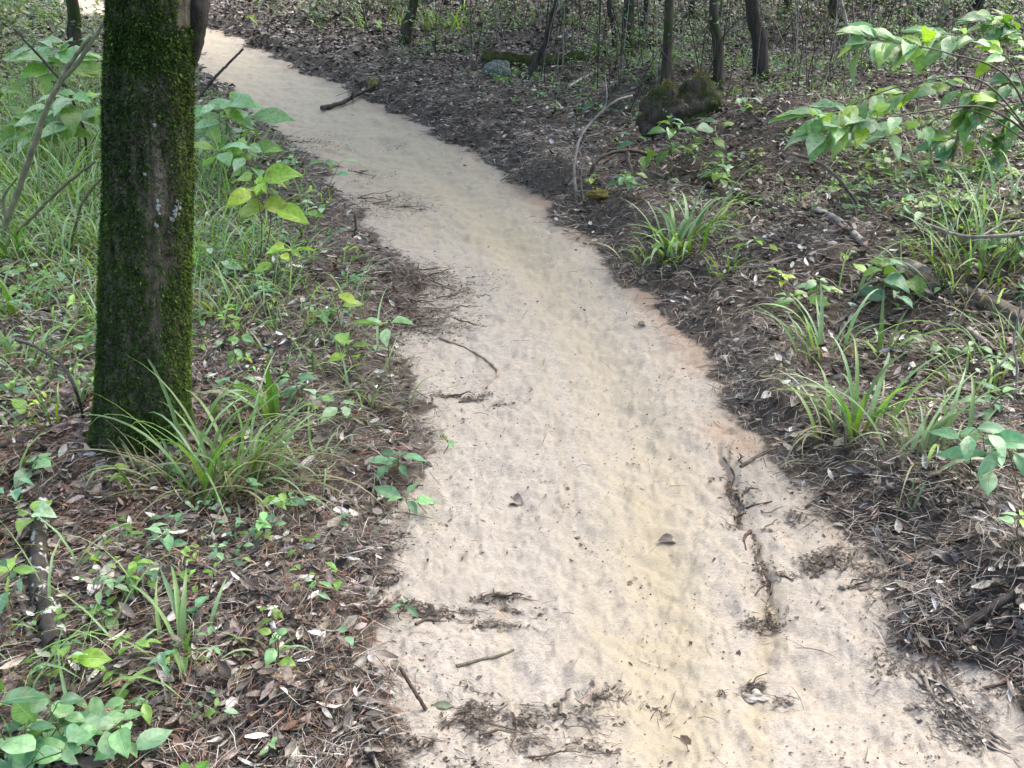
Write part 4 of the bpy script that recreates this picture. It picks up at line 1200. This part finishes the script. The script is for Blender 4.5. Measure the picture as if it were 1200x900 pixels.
stick('grey_branch', 'short grey branch lying beside the lichen branch', 'branch', [([(24, 694), (33, 722), (40, 756)], 14, 11)], (.16, .15, .13), seed=5, lift=1.0)
stick('leaning_stem', 'long pale olive stem leaning up past the left of the mossy trunk', 'stem', [
    ([(-4, 296), (18, 232, 5.0), (40, 170, 5.0), (62, 110, 5.0), (95, 68, 5.0), (123, 24, 5.0)], 7, 3.5),
    ([(62, 112, 5.0), (84, 72, 5.0), (108, 42, 5.0)], 6, 4), ([(8, 258, 5.0), (4, 232, 5.0), (20, 208, 5.0)], 4, 2)], (.19, .19, .12), M_STEM, 6)
stick('dark_twig', 'thin dark twig slanting through the pale leaved bush', 'twig', [([(78, 102, 5.3), (50, 70, 5.3), (16, 34, 5.3)], 3.5, 2.2), ([(78, 102, 5.3), (60, 95, 5.3)], 3, 2), ([(78, 102, 5.3), (98, 150, 5.3), (103, 200)], 3, 3)], (.06, .055, .045), seed=7)
stick('green_twig', 'slender green twig rising from the left edge towards the trunk', 'twig', [([(-4, 300), (34, 258, 4.7), (70, 222, 4.7), (112, 189, 4.7)], 5, 3), ([(95, 240, 4.7), (112, 216, 4.7), (128, 202, 4.7)], 4, 2.5), ([(95, 240, 4.7), (80, 300), ], 3, 3)], (.13, .14, .07), M_STEM, 8)
stick('fallen_stick', 'dark stick lying at the left edge below the trunk', 'stick', [([(-10, 528), (22, 519), (52, 508)], 9, 6)], (.07, .06, .05), seed=9)
stick('dark_vine', 'thin dark vine sagging beside the left of the trunk', 'vine', [([(18, 398, 3.7), (45, 408, 3.6), (75, 430, 3.5), (90, 460, 3.4), (98, 490)], 3.5, 3)], (.05, .045, .04), seed=10)
stick('fallen_log', 'dark brown log half sunk in litter below the brown footed grass', 'log', [([(1035, 318), (1080, 330), (1140, 350), (1215, 386)], 13, 20)], (.12, .10, .085), seed=11, sides=18, lift=.0, wob=.12)
stick('ridge_log', 'old rotten log bedded in the slope of the root bank', 'log', [([(855, 222), (905, 240), (955, 264), (1008, 300)], 9, 12)], (.12, .10, .085), seed=12, sides=16, lift=-.1, wob=.16)
stick('pale_branch', 'pale peeling branch lying on the rotten log', 'branch', [([(952, 252), (978, 264), (1010, 291)], 6, 7)], (.34, .31, .28), seed=13, lift=2.6)
stick('curved_branch', 'thin curved branch dropping from the slope under the sapling', 'branch', [([(928, 180, 6.1), (958, 190, 6.0), (985, 212, 5.9), (1010, 248)], 4.5, 4)], (.17, .15, .13), seed=14)
stick('forked_twig', 'pale forked twig lying in front of the brown footed grass', 'twig', [([(1083, 262, 5.2), (1125, 276, 5.1), (1165, 277, 5.0), (1215, 272, 5.0)], 4, 5), ([(1110, 272, 5.1), (1122, 258, 5.1)], 3, 1.5), ([(1190, 275, 5.0), (1205, 300)], 4, 4), ([(1150, 277, 5.05), (1180, 260, 5.1), (1205, 262, 5.1)], 3, 2)], (.24, .22, .19), seed=15)
stick('pale_stick', 'pale stick on the right bank below the fallen log', 'stick', [([(1133, 390), (1152, 405), (1176, 422), (1205, 430)], 7, 5), ([(1168, 415), (1192, 398)], 4, 3)], (.30, .27, .235), seed=16, lift=1.5)
stick('thin_pale_twig', 'thin crooked pale twig standing at the right edge', 'twig', [([(1186, 480), (1192, 440, 3.5), (1188, 400, 3.5), (1196, 360, 3.5)], 3, 2), ([(1188, 410, 3.5), (1168, 432, 3.5), (1150, 455)], 2.5, 2.5)], (.28, .26, .23), seed=17)
stick('dark_stick', 'thick dark stick slanting over the near right litter', 'stick', [([(1118, 752), (1160, 722), (1215, 690)], 10, 12)], (.06, .052, .046), seed=18, lift=2.2, group='dark sticks crossed at the lower right')
stick('dark_stick', 'thinner dark stick lying parallel under the thick dark one', 'stick', [([(1135, 760), (1170, 735), (1215, 708)], 6, 7)], (.085, .07, .06), seed=19, lift=1.6, group='dark sticks crossed at the lower right')
def crack_fill():
    g = np.random.default_rng(77)
    c = spline(np.array([list(p) for p in CRACK]), 400)
    i = g.integers(0, 330, 1500); i = np.where(vnoise(i * .03, i * 0, 8) < -.12, np.clip(i + 22, 0, 329), i)
    p = c[i] + g.normal(0, 1, (1500, 2)) * (.002 + .007 * ss(vnoise(i * .05, i * 0, 3), -.2, .8))[:, None]
    p[:, 0] += np.abs(g.normal(0, .03, 1500)) * (g.random(1500) < .18)
    pos = np.stack([p[:, 0], p[:, 1], H(p[:, 0], p[:, 1]) + .002 + g.random(1500) * .005], -1)
    b = Buf(); keep_ = g.random(1500) < .25 + .75 * (vnoise(i * .06, i * 0, 9) > -.1); pos[~keep_ | (g.random(1500) < .45), 2] -= .03; pos[:, 0] += .018 * vnoise(i * .035, i * 0, 10)
    col = np.array([(.05, .04, .032), (.085, .068, .053), (.16, .13, .105)])[g.choice(3, 1500, p=[.5, .35, .15])]
    L = g.uniform(.003, .014, 1500)
    flakes(b, pos[:900], g.uniform(0, 6.28, 900), g.normal(0, .4, 900), g.normal(0, .5, 900), L[:900], L[:900] * .6, col[:900], g.uniform(-.3, .8, 900))
    needles(b, pos[900:], 1.5 + g.normal(0, .8, 600), g.normal(0, .1, 600), g.uniform(.015, .05, 600), g.uniform(.001, .002, 600), col[900:], g.normal(0, .4, 600), np.abs(g.normal(0, .004, 600)))
    o = b.build('crack_debris', M_WOOD, None, pos[0]); o.location = pos[0]
    tag(o, 'dark line of soil and rootlets filling the crack along the sand', 'debris')


crack_fill()
_br = np.random.default_rng(44)
def r_(a): return float(_br.uniform(-a, a))
stick('buried_root', 'frayed grey root half buried in sand at the lower right', 'root', [*[([(1080 + r_(22), 792 + r_(9)), (1108 + r_(13), 818 + r_(9)), (1133 + r_(13), 845 + r_(10)), (1160 + r_(16), 872 + r_(9)), (1200 + r_(12), 896 + r_(8))][q % 3 == 1:5 - (q % 4 == 2) - (q % 5 == 3)], 3 + abs(r_(5)), 1.5)
      for q in range(16)]], (.19, .172, .15), seed=20, sides=7, wob=.45, lift=-.1)
stick('pale_fallen_twig', 'pale twig lying level on the litter above the right path edge', 'twig', [([(832, 316), (868, 318), (905, 312), (934, 304)], 5, 4)], (.26, .225, .185), seed=21, lift=1.4)
stick('path_stick', 'knobbly dark stick lying on the far sand near the bend', 'stick', [([(378, 131), (398, 126), (415, 118), (440, 108)], 7, 4), ([(412, 119), (414, 108, 9.0)], 4, 2)], (.06, .05, .04), seed=22, lift=1.2)
stick('exposed_root', 'dark exposed roots running down the crack in the sand', 'root', [([(848, 536), (860, 556), (857, 572)], 2, 1), ([(862, 580), (872, 598), (868, 612), (884, 630)], 2, 1.4), ([(890, 645), (886, 660), (904, 684)], 1.8, 1.2), ([(868, 598), (885, 592), (905, 588)], 2.5, 1.5), ([(880, 622), (872, 632), (874, 645)], 2.5, 1.5), ([(904, 688), (892, 690), (884, 700)], 2.5, 1.5)], (.07, .055, .045), seed=23, wob=.5, lift=.1)
stick('slanting_twig', 'thin dark twig slanting over the sand tongue on the right', 'twig', [([(868, 548), (892, 534), (914, 524), (938, 510)], 4, 3)], (.08, .065, .055), seed=24)
stick('hanging_twig', 'pale thin stem standing alone left of the sapling leaves', 'stem', [([(998, 105), (996, 70, 7.4), (994, 35, 7.4), (984, -6, 7.4)], 3, 3)], (.30, .29, .27), seed=25)
stick('bare_stem', 'bare grey stem leaning under the sapling branches', 'stem', [([(1113, 205), (1122, 160, 5.6), (1128, 128, 5.6)], 4, 2.5)], (.24, .22, .2), seed=26)
stick('crossed_sticks', 'two thin bare stems crossing at the top above the sapling', 'stem', [([(1098, 35), (1108, 12, 8.5), (1118, -6, 8.5)], 4, 3), ([(1150, 30), (1138, 10, 8.5), (1128, -6, 8.5)], 4, 3)], (.22, .2, .18), seed=27)
stick('root_arch', 'arched brown root over the dark hollow in the bank', 'root', [([(692, 208), (696, 192, 6.15), (712, 180, 6.2), (740, 176, 6.25), (768, 186)], 5, 4.5), ([(735, 178, 6.2), (737, 192, 6.15), (742, 208)], 6, 5), ([(700, 212), (712, 222)], 5, 4)], (.11, .085, .068), seed=28, wob=.2)
stick('dry_twig', 'short dry twig lying across the far forest litter behind the vine', 'twig', [([(665, 108), (685, 96), (702, 88)], 3.5, 2.5)], (.30, .28, .25), seed=29, lift=3)
stick('flat_twig', 'greenish twig lying flat across the near sand', 'twig', [([(535, 782), (560, 775), (585, 770), (602, 763)], 4, 3)], (.13, .12, .085), seed=30)
stick('small_twig', 'short twig pointing up at the near left path edge', 'twig', [([(222, 803, 2.2), (236, 780, 2.18), (248, 760, 2.15)], 2.5, 2)], (.2, .17, .13), seed=31)
stick('long_grass_stem', 'long dry straw lying along the mid left litter', 'straw', [([(232, 868), (262, 858), (292, 846)], 3.5, 2)], (.33, .29, .23), M_STEM, 32)
stick('leaf_sprig_twig', 'dark bare twig with one bright leaf reaching over the far path', 'twig', [([(232, 120), (248, 95, 6.6), (264, 78, 6.6), (285, 57, 6.6)], 4, 2.5)], (.08, .07, .055), seed=33)
stick('short_dark_stub', 'short dark stub standing at the edge of the far twig heap', 'stub', [([(416, 282), (417, 268, 5.25), (416, 252, 5.25)], 4, 3)], (.08, .065, .055), seed=34)
stick('mossy_log', 'low mossy log lying across the far litter', 'log', [([(566, 72), (610, 78), (655, 76), (702, 70)], 16, 13)], (.055, .065, .024), M_MOSS, 35, sides=16, lift=.5)
stick('weathered_wood', 'weathered grey wood chunk beside the heart leaved seedling', 'wood chunk', [([(1052, 324), (1066, 318), (1082, 326)], 13, 16)], (.26, .235, .21), seed=36, sides=12, lift=.9)


# ------------------------------------------------------------------ stones, stump
def lump(name, label, cat, u, v, wpx, hpx, dpx, col, m, seed, rough=.18, group=None, moss=0, lobes=None):
    g = np.random.default_rng(seed + 500)
    p = hit(u, v); k = px(p)
    b = Buf()
    nu, nv = 48, 28
    th = np.linspace(0, 2 * np.pi, nu, endpoint=False); ph = np.linspace(.02, np.pi - .02, nv)
    T, Ph = np.meshgrid(th, ph)
    d = np.stack([np.sin(Ph) * np.cos(T), np.sin(Ph) * np.sin(T), np.cos(Ph)], -1)
    r = 1 + rough * vnoise(d[..., 0] * 1.6 + seed, d[..., 1] * 1.6 + d[..., 2] * 1.7, seed) + rough * .5 * vnoise(d[..., 0] * 4 + seed, d[..., 1] * 4 + d[..., 2] * 4.3, seed + 1)
    V = d * r[..., None] * np.array([wpx, dpx, hpx]) * k * .5
    n = nu
    i = np.arange(nv - 1)[:, None] * n; j = np.arange(n)[None]; q = (j + 1) % n
    f = np.stack([i + j, i + n + j, i + n + q, i + q], -1).reshape(-1, 4)
    cz = p + np.array([0, 0, hpx * k * .22])
    cc = np.array(col) * np.exp(.25 * vnoise(d[..., 0] * 3, d[..., 1] * 3 + d[..., 2] * 3, seed + 2))[..., None]
    if lobes:
        root = empty(name, p, label, cat, group)
        for (du, dh, sc) in lobes:
            b.add(V * sc + cz + np.array([du * k, du * k * .2, dh * k]), f, cc.reshape(-1, 3))
        b.build('wood', m, root, p)
        mb = Buf(); N = moss
        for (du, dh, sc) in lobes:
            idx = g.integers(0, nu * nv, N); idx = idx[d.reshape(-1, 3)[idx][:, 2] > .25 + .6 * vnoise(d.reshape(-1, 3)[idx][:, 0] * 2, d.reshape(-1, 3)[idx][:, 1] * 2, 5)]
            P = (V * sc + cz + np.array([du * k, du * k * .2, dh * k])).reshape(-1, 3)[idx] + g.normal(0, .006, (len(idx), 3))
            dv = d.reshape(-1, 3)[idx]; c_ = np.array([(.17, .17, .06), (.22, .20, .08), (.12, .13, .045)])[g.integers(0, 3, len(idx))]
            L = g.uniform(.006, .015, len(idx))
            blades(mb, P, np.arctan2(dv[:, 1], dv[:, 0]) + g.normal(0, .5, len(idx)), np.arcsin(np.clip(dv[:, 2], -1, 1)) + g.normal(0, .4, len(idx)), g.uniform(0, .8, len(idx)), L, L * .4, c_, c_, S=2, g=g)
        mb.build('moss', M_MOSS, root, p)
        return root
    b.add(V, f, cc.reshape(-1, 3))
    o = b.build(name, m); o.location = cz
    return tag(o, label, cat, group)


lump('mossy_stump', 'old rotten stump capped with brownish moss in front of the trunks', 'stump', 802, 148, 64, 58, 50, (.075, .06, .046), M_BARK_FAR, 1, .3, moss=6000, lobes=[(-24, 6, .85), (14, 14, .85), (24, -8, .95), (-36, -10, .6), (2, -6, .9)])
lump('pale_stone', 'small pale stone lying on the near sand', 'stone', 886, 820, 30, 10, 20, (.33, .305, .27), M_STONE, 2, .4)
lump('grey_stone', 'greenish grey stone leaning at the end of the mossy log', 'stone', 582, 90, 34, 26, 24, (.13, .16, .145), M_STONE, 3, .2)
lump('mossy_boulder', 'small moss covered boulder far back by the stout trunk', 'boulder', 762, 56, 22, 20, 20, (.06, .075, .025), M_MOSS, 4, .2)
lump('mossy_boulder', 'low mossy boulder between the thin crooked stem and the stout trunk', 'boulder', 700, 62, 20, 14, 18, (.07, .07, .03), M_MOSS, 5, .2)
lump('mossy_root', 'yellowish mossy lump at the foot of the arched vine', 'root', 706, 233, 40, 16, 24, (.13, .115, .04), M_MOSS, 6, .3)
lump('wood_chip', 'yellow mossy wood chip at the edge of the far bend', 'wood chip', 437, 104, 12, 16, 10, (.20, .19, .07), M_MOSS, 7, .3)
lump('wood_chip', 'round dark lump of wood at the edge of the near right litter', 'wood chip', 1118, 768, 14, 20, 14, (.12, .105, .09), M_WOOD, 8, .3)


# ------------------------------------------------------------------ lone leaves
def lone_leaf(u, v, wpx, label, col, seed, yaw=0.0, up=.35, ratio=.45, m=None, fold=.5, droop=.9, lift=.012, name='dead_leaf'):
    g = np.random.default_rng(seed + 700)
    p = hit(u, v); k = px(p); L = wpx * k
    d = np.array([math.cos(yaw), math.sin(yaw), up])
    b = Buf()
    P = p - nrm(d) * L * .5 + np.array([0, 0, lift * .4 + L * .06])
    leaves(b, [P], d, np.array([0, -.3, 1.0]), L, L * ratio, np.array(col), droop, fold, S=9, wav=.12, g=g)
    o = b.build(name, m or M_DRYLEAF, None, p); o.location = p
    return tag(o, label, 'leaf', None)


lone_leaf(601, 588, 27, 'brown curled leaf lying alone in the middle of the sand', (.20, .17, .14), 1, 2.7, .3, .7, droop=.9)
lone_leaf(790, 634, 40, 'dark shrivelled leaf lying on the sand right of the middle', (.075, .06, .05), 2, .15, .12, .36, fold=.45, droop=.8)
lone_leaf(755, 381, 16, 'small dark leaf on the sand close to the right path edge', (.07, .055, .05), 3, .2, .2, .5)
lone_leaf(900, 262, 30, 'pale curled leaf perched on litter under the root bank', (.48, .45, .40), 4, .4, .2, .45)
lone_leaf(992, 523, 32, 'pale greenish dead leaf at the foot of the tall grass tuft', (.42, .43, .33), 5, .1, .1, .55)
lone_leaf(690, 167, 22, 'pale curled leaf on the dark litter by the vine', (.46, .43, .39), 6, -.5, .3, .45)
lone_leaf(1112, 655, 42, 'large pale dead leaf on the near right litter', (.36, .34, .31), 7, -.7, .3, .5)
lone_leaf(1095, 652, 30, 'curled grey leaf beside the large pale one', (.30, .28, .25), 8, .3, .35, .5)
lone_leaf(1165, 735, 32, 'pale leaf under the thick dark stick', (.46, .44, .40), 9, .5, .1, .4)
lone_leaf(905, 465, 30, 'pale folded leaf on the litter left of the tall grass', (.42, .40, .36), 10, .2, .3, .45)
lone_leaf(935, 470, 32, 'grey brown curled leaf just left of the tall grass tuft', (.26, .235, .21), 11, .8, .4, .5)
lone_leaf(300, 55, 18, 'bright green leaf at the tip of the bare twig', (.22, .32, .05), 12, -.2, .0, .5, M_LEAF, name='green_leaf', lift=.8)
lone_leaf(520, 830, 26, 'dull green leaf lying flat at the foot of the upright stick', (.17, .21, .16), 13, .1, .0, .4, M_LEAF, name='green_leaf', droop=.2)
lone_leaf(465, 872, 26, 'dark crumpled leaf standing on the near left sand', (.085, .07, .055), 14, 1.4, .9, .5)
lone_leaf(1080, 690, 34, 'light grey leaf near the dark sticks and pale leaves', (.34, .32, .30), 15, .3, .15, .4)
lone_leaf(235, 78, 16, 'green leaf hanging beside the right flank of the trunk', (.18, .30, .06), 16, .3, .2, .6, M_LEAF, name='green_leaf', lift=.3)


# ------------------------------------------------------------------ heaps of washed-up twigs and needles
def heap(u, v, wpx, hpx, n, label, seed, ang=0.0, tw=4, col=None, hh=.02, name='twig_heap'):
    """a drift of matted needles, bark and twigs, wpx by hpx in the photo, long axis turned by ang"""
    g = np.random.default_rng(seed + 300)
    p = hit(u, v); k = px(p)
    a, bb = wpx * k * .5, hpx * k * .5 / max(.25, (CH - p[2]) / math.hypot(p[1], CH))
    root = empty(name, p, label, 'debris', 'drifts of twigs and needles washed up on the path')
    nb = Buf()
    n = int(n * 1.25)
    kc = max(6, n // 22); cxs = g.normal(0, .62, kc); cys = g.normal(0, .62, kc); ci = g.integers(0, kc, n)
    sg = g.uniform(.08, .4, kc)[ci]
    x0 = cxs[ci] + g.normal(0, 1, n) * sg; y0 = cys[ci] + g.normal(0, 1, n) * sg
    ca, sa = math.cos(ang), math.sin(ang)
    x = p[0] + x0 * a * ca - y0 * bb * sa; y = p[1] + x0 * a * sa + y0 * bb * ca
    z = H(x, y) + .0015 + g.random(n) ** 2 * hh * .5 * np.exp(-(x0 ** 2 + y0 ** 2) * 2)
    yaw = ang + g.normal(0, .55, n)
    C = col if col is not None else [(.075, .06, .048), (.12, .10, .08), (.19, .165, .135), (.05, .04, .032)]
    c = np.array(C)[g.integers(0, len(C), n)] * np.exp(g.normal(0, .2, (n, 1)))
    needles(nb, np.stack([x, y, z], -1), yaw, g.normal(0, .07, n), g.uniform(.008, .055, n) * g.uniform(.5, 1.3), g.uniform(.0008, .0022, n), c, g.normal(0, .25, n), np.abs(g.normal(0, .003, n)))
    n2 = int(n * .8)
    ci = g.integers(0, kc, n2); x0 = cxs[ci] + g.normal(0, .2, n2); y0 = cys[ci] + g.normal(0, .2, n2)
    x = p[0] + x0 * a * ca - y0 * bb * sa; y = p[1] + x0 * a * sa + y0 * bb * ca
    L = g.uniform(.003, .017, n2)
    flakes(nb, np.stack([x, y, H(x, y) + .002 + g.random(n2) ** 2 * hh * .4], -1), g.uniform(0, 6.28, n2), g.normal(0, .3, n2), g.normal(0, .4, n2), L, L * .5,
           np.array(C)[g.integers(0, len(C), n2)] * np.exp(g.normal(0, .3, (n2, 1))), g.uniform(-.3, .8, n2))
    nb.build('matted_needles', M_NEEDLE, root, p)
    if tw:
        tb = Buf()
        for _ in range(tw):
            x0, y0 = g.normal(0, .4), g.normal(0, .4)
            xx = p[0] + x0 * a * ca - y0 * bb * sa; yy = p[1] + x0 * a * sa + y0 * bb * ca
            L = g.uniform(.4, .9) * min(a, .25); th = ang + g.normal(0, .6)
            t = np.linspace(-.5, .5, 6)
            q = np.stack([xx + np.cos(th) * L * t, yy + np.sin(th) * L * t, np.zeros(6)], -1); q[:, :2] += g.normal(0, .006, (6, 2))
            q[:, 2] = H(q[:, 0], q[:, 1]) + .004 + np.linspace(0, 1, 6) * g.random() ** 2 * .035
            tube(tb, q, [g.uniform(.002, .005), .0012], 6, np.array([(.07, .055, .045), (.13, .105, .085)])[g.integers(0, 2)], r=g)
        tb.build('twigs', M_WOOD, root, p)
    return root


heap(452, 242, 125, 26, 520, 'long dark drift of twigs lying across the sand at the upper bend', 1, -.15, 9)
heap(488, 325, 125, 46, 1500, 'biggest dark twig heap spilling onto the sand at the inner bend', 2, .2, 24, hh=.06)
heap(496, 374, 95, 44, 1000, 'dark needle heap just below the biggest twig heap', 3, .1, 14, hh=.04)
heap(360, 168, 170, 20, 420, 'thin dark line of debris along the far left path edge', 4, -.72, 3)
heap(545, 468, 75, 14, 120, 'wisp of debris where the bent twig meets the sand', 5, .1, 3)
heap(512, 722, 130, 20, 300, 'dark flat drift of needles reaching onto the near sand', 6, -.08, 4)
heap(592, 704, 70, 12, 80, 'small needle streak in the sand right of the flat drift', 7, -.15, 3)
heap(552, 848, 60, 34, 160, 'dark clod of debris on the near sand', 8, .2, 4, hh=.03)
heap(640, 865, 150, 70, 260, 'loose scatter of needles at the bottom of the sand', 9, -.3, 6)
heap(889, 738, 52, 30, 100, 'dark crumbly debris patch on the sand below the crack', 10, .2, 2)
heap(972, 658, 90, 36, 260, 'needle drift lying over the sand tongue on the right', 11, .15, 5)
heap(462, 885, 70, 34, 160, 'dark debris scrap around the standing crumpled leaf', 12, .1, 5)
heap(890, 818, 60, 26, 90, 'dark crumbs gathered round the pale stone', 13, .1, 1)
heap(712, 815, 50, 70, 70, 'sparse debris trail beside the rut in the near sand', 14, 1.2, 2)
heap(1120, 725, 130, 70, 700, 'thick fibrous mat of needles at the near right path edge', 15, .6, 12, hh=.06)
heap(372, 752, 80, 50, 420, 'dark needle clod at the near left path edge', 16, .8, 6, hh=.05)
heap(365, 850, 130, 80, 800, 'widest matted clod of roots and needles at the lower left', 17, .5, 8, hh=.06)
heap(425, 622, 70, 40, 330, 'matted debris clod beside the drooping bluish seedling', 18, 1.0, 5, hh=.05)
heap(430, 680, 60, 26, 240, 'small debris clod above the flat needle drift', 19, .3, 4, hh=.04)
heap(460, 500, 60, 44, 300, 'brown litter clod bulging at the left path edge', 20, .9, 4, hh=.04)
heap(130, 625, 170, 60, 900, 'heap of reddish pine needles below the mossy tree', 21, .3, 14, [(.20, .11, .075), (.26, .17, .12), (.14, .075, .05), (.30, .22, .17)], .07, name='needle_heap')
heap(430, 205, 60, 14, 70, 'faint scatter of twigs on the far sand', 22, -.4, 4)
heap(1010, 690, 80, 16, 120, 'dark streak of needles under the right sand tongue', 23, .1, 3)
heap(885, 602, 60, 36, 90, 'debris caught along the crack and its roots', 24, -.8, 4)

heap(1130, 845, 70, 60, 420, 'grey shreds of bark strewn over the half buried root', 25, -.9, 3, [(.19, .17, .15), (.28, .26, .235), (.10, .088, .075)], .03)
heap(856, 556, 22, 40, 20, 'dark crumbs at the upper end of the crack in the sand', 26, -1.1, 2)
heap(903, 690, 30, 40, 24, 'dark crumbs at the lower end of the crack in the sand', 27, -1.2, 2)
# ------------------------------------------------------------------ light
w = bpy.data.worlds.new('World'); scn.world = w; w.use_nodes = True
nt = w.node_tree
sky = nt.nodes.new('ShaderNodeTexSky'); sky.sky_type = 'NISHITA'; sky.sun_disc = False
sky.sun_elevation = R(60); sky.sun_rotation = R(45); sky.air_density = 1.0; sky.dust_density = 7.0; sky.ozone_density = 1.0
bg = nt.nodes['Background']; bg.inputs['Strength'].default_value = .15
nt.links.new(sky.outputs[0], bg.inputs[0])
sl = bpy.data.lights.new('sun', 'SUN'); sl.energy = .85; sl.angle = R(70); sl.color = (1, .98, .95)
so = bpy.data.objects.new('sun', sl); COL.objects.link(so); so.rotation_euler = (R(-30), 0, R(-45)); so.location = (0, 0, 20)
vs = scn.view_settings
vs.view_transform = 'Standard'; vs.look = 'None'; vs.gamma = 1; vs.use_curve_mapping = False; vs.exposure = 1.72
scn.cycles.use_denoising = True; scn.cycles.max_bounces = 6; scn.cycles.diffuse_bounces = 3; scn.cycles.glossy_bounces = 2; scn.cycles.transmission_bounces = 3
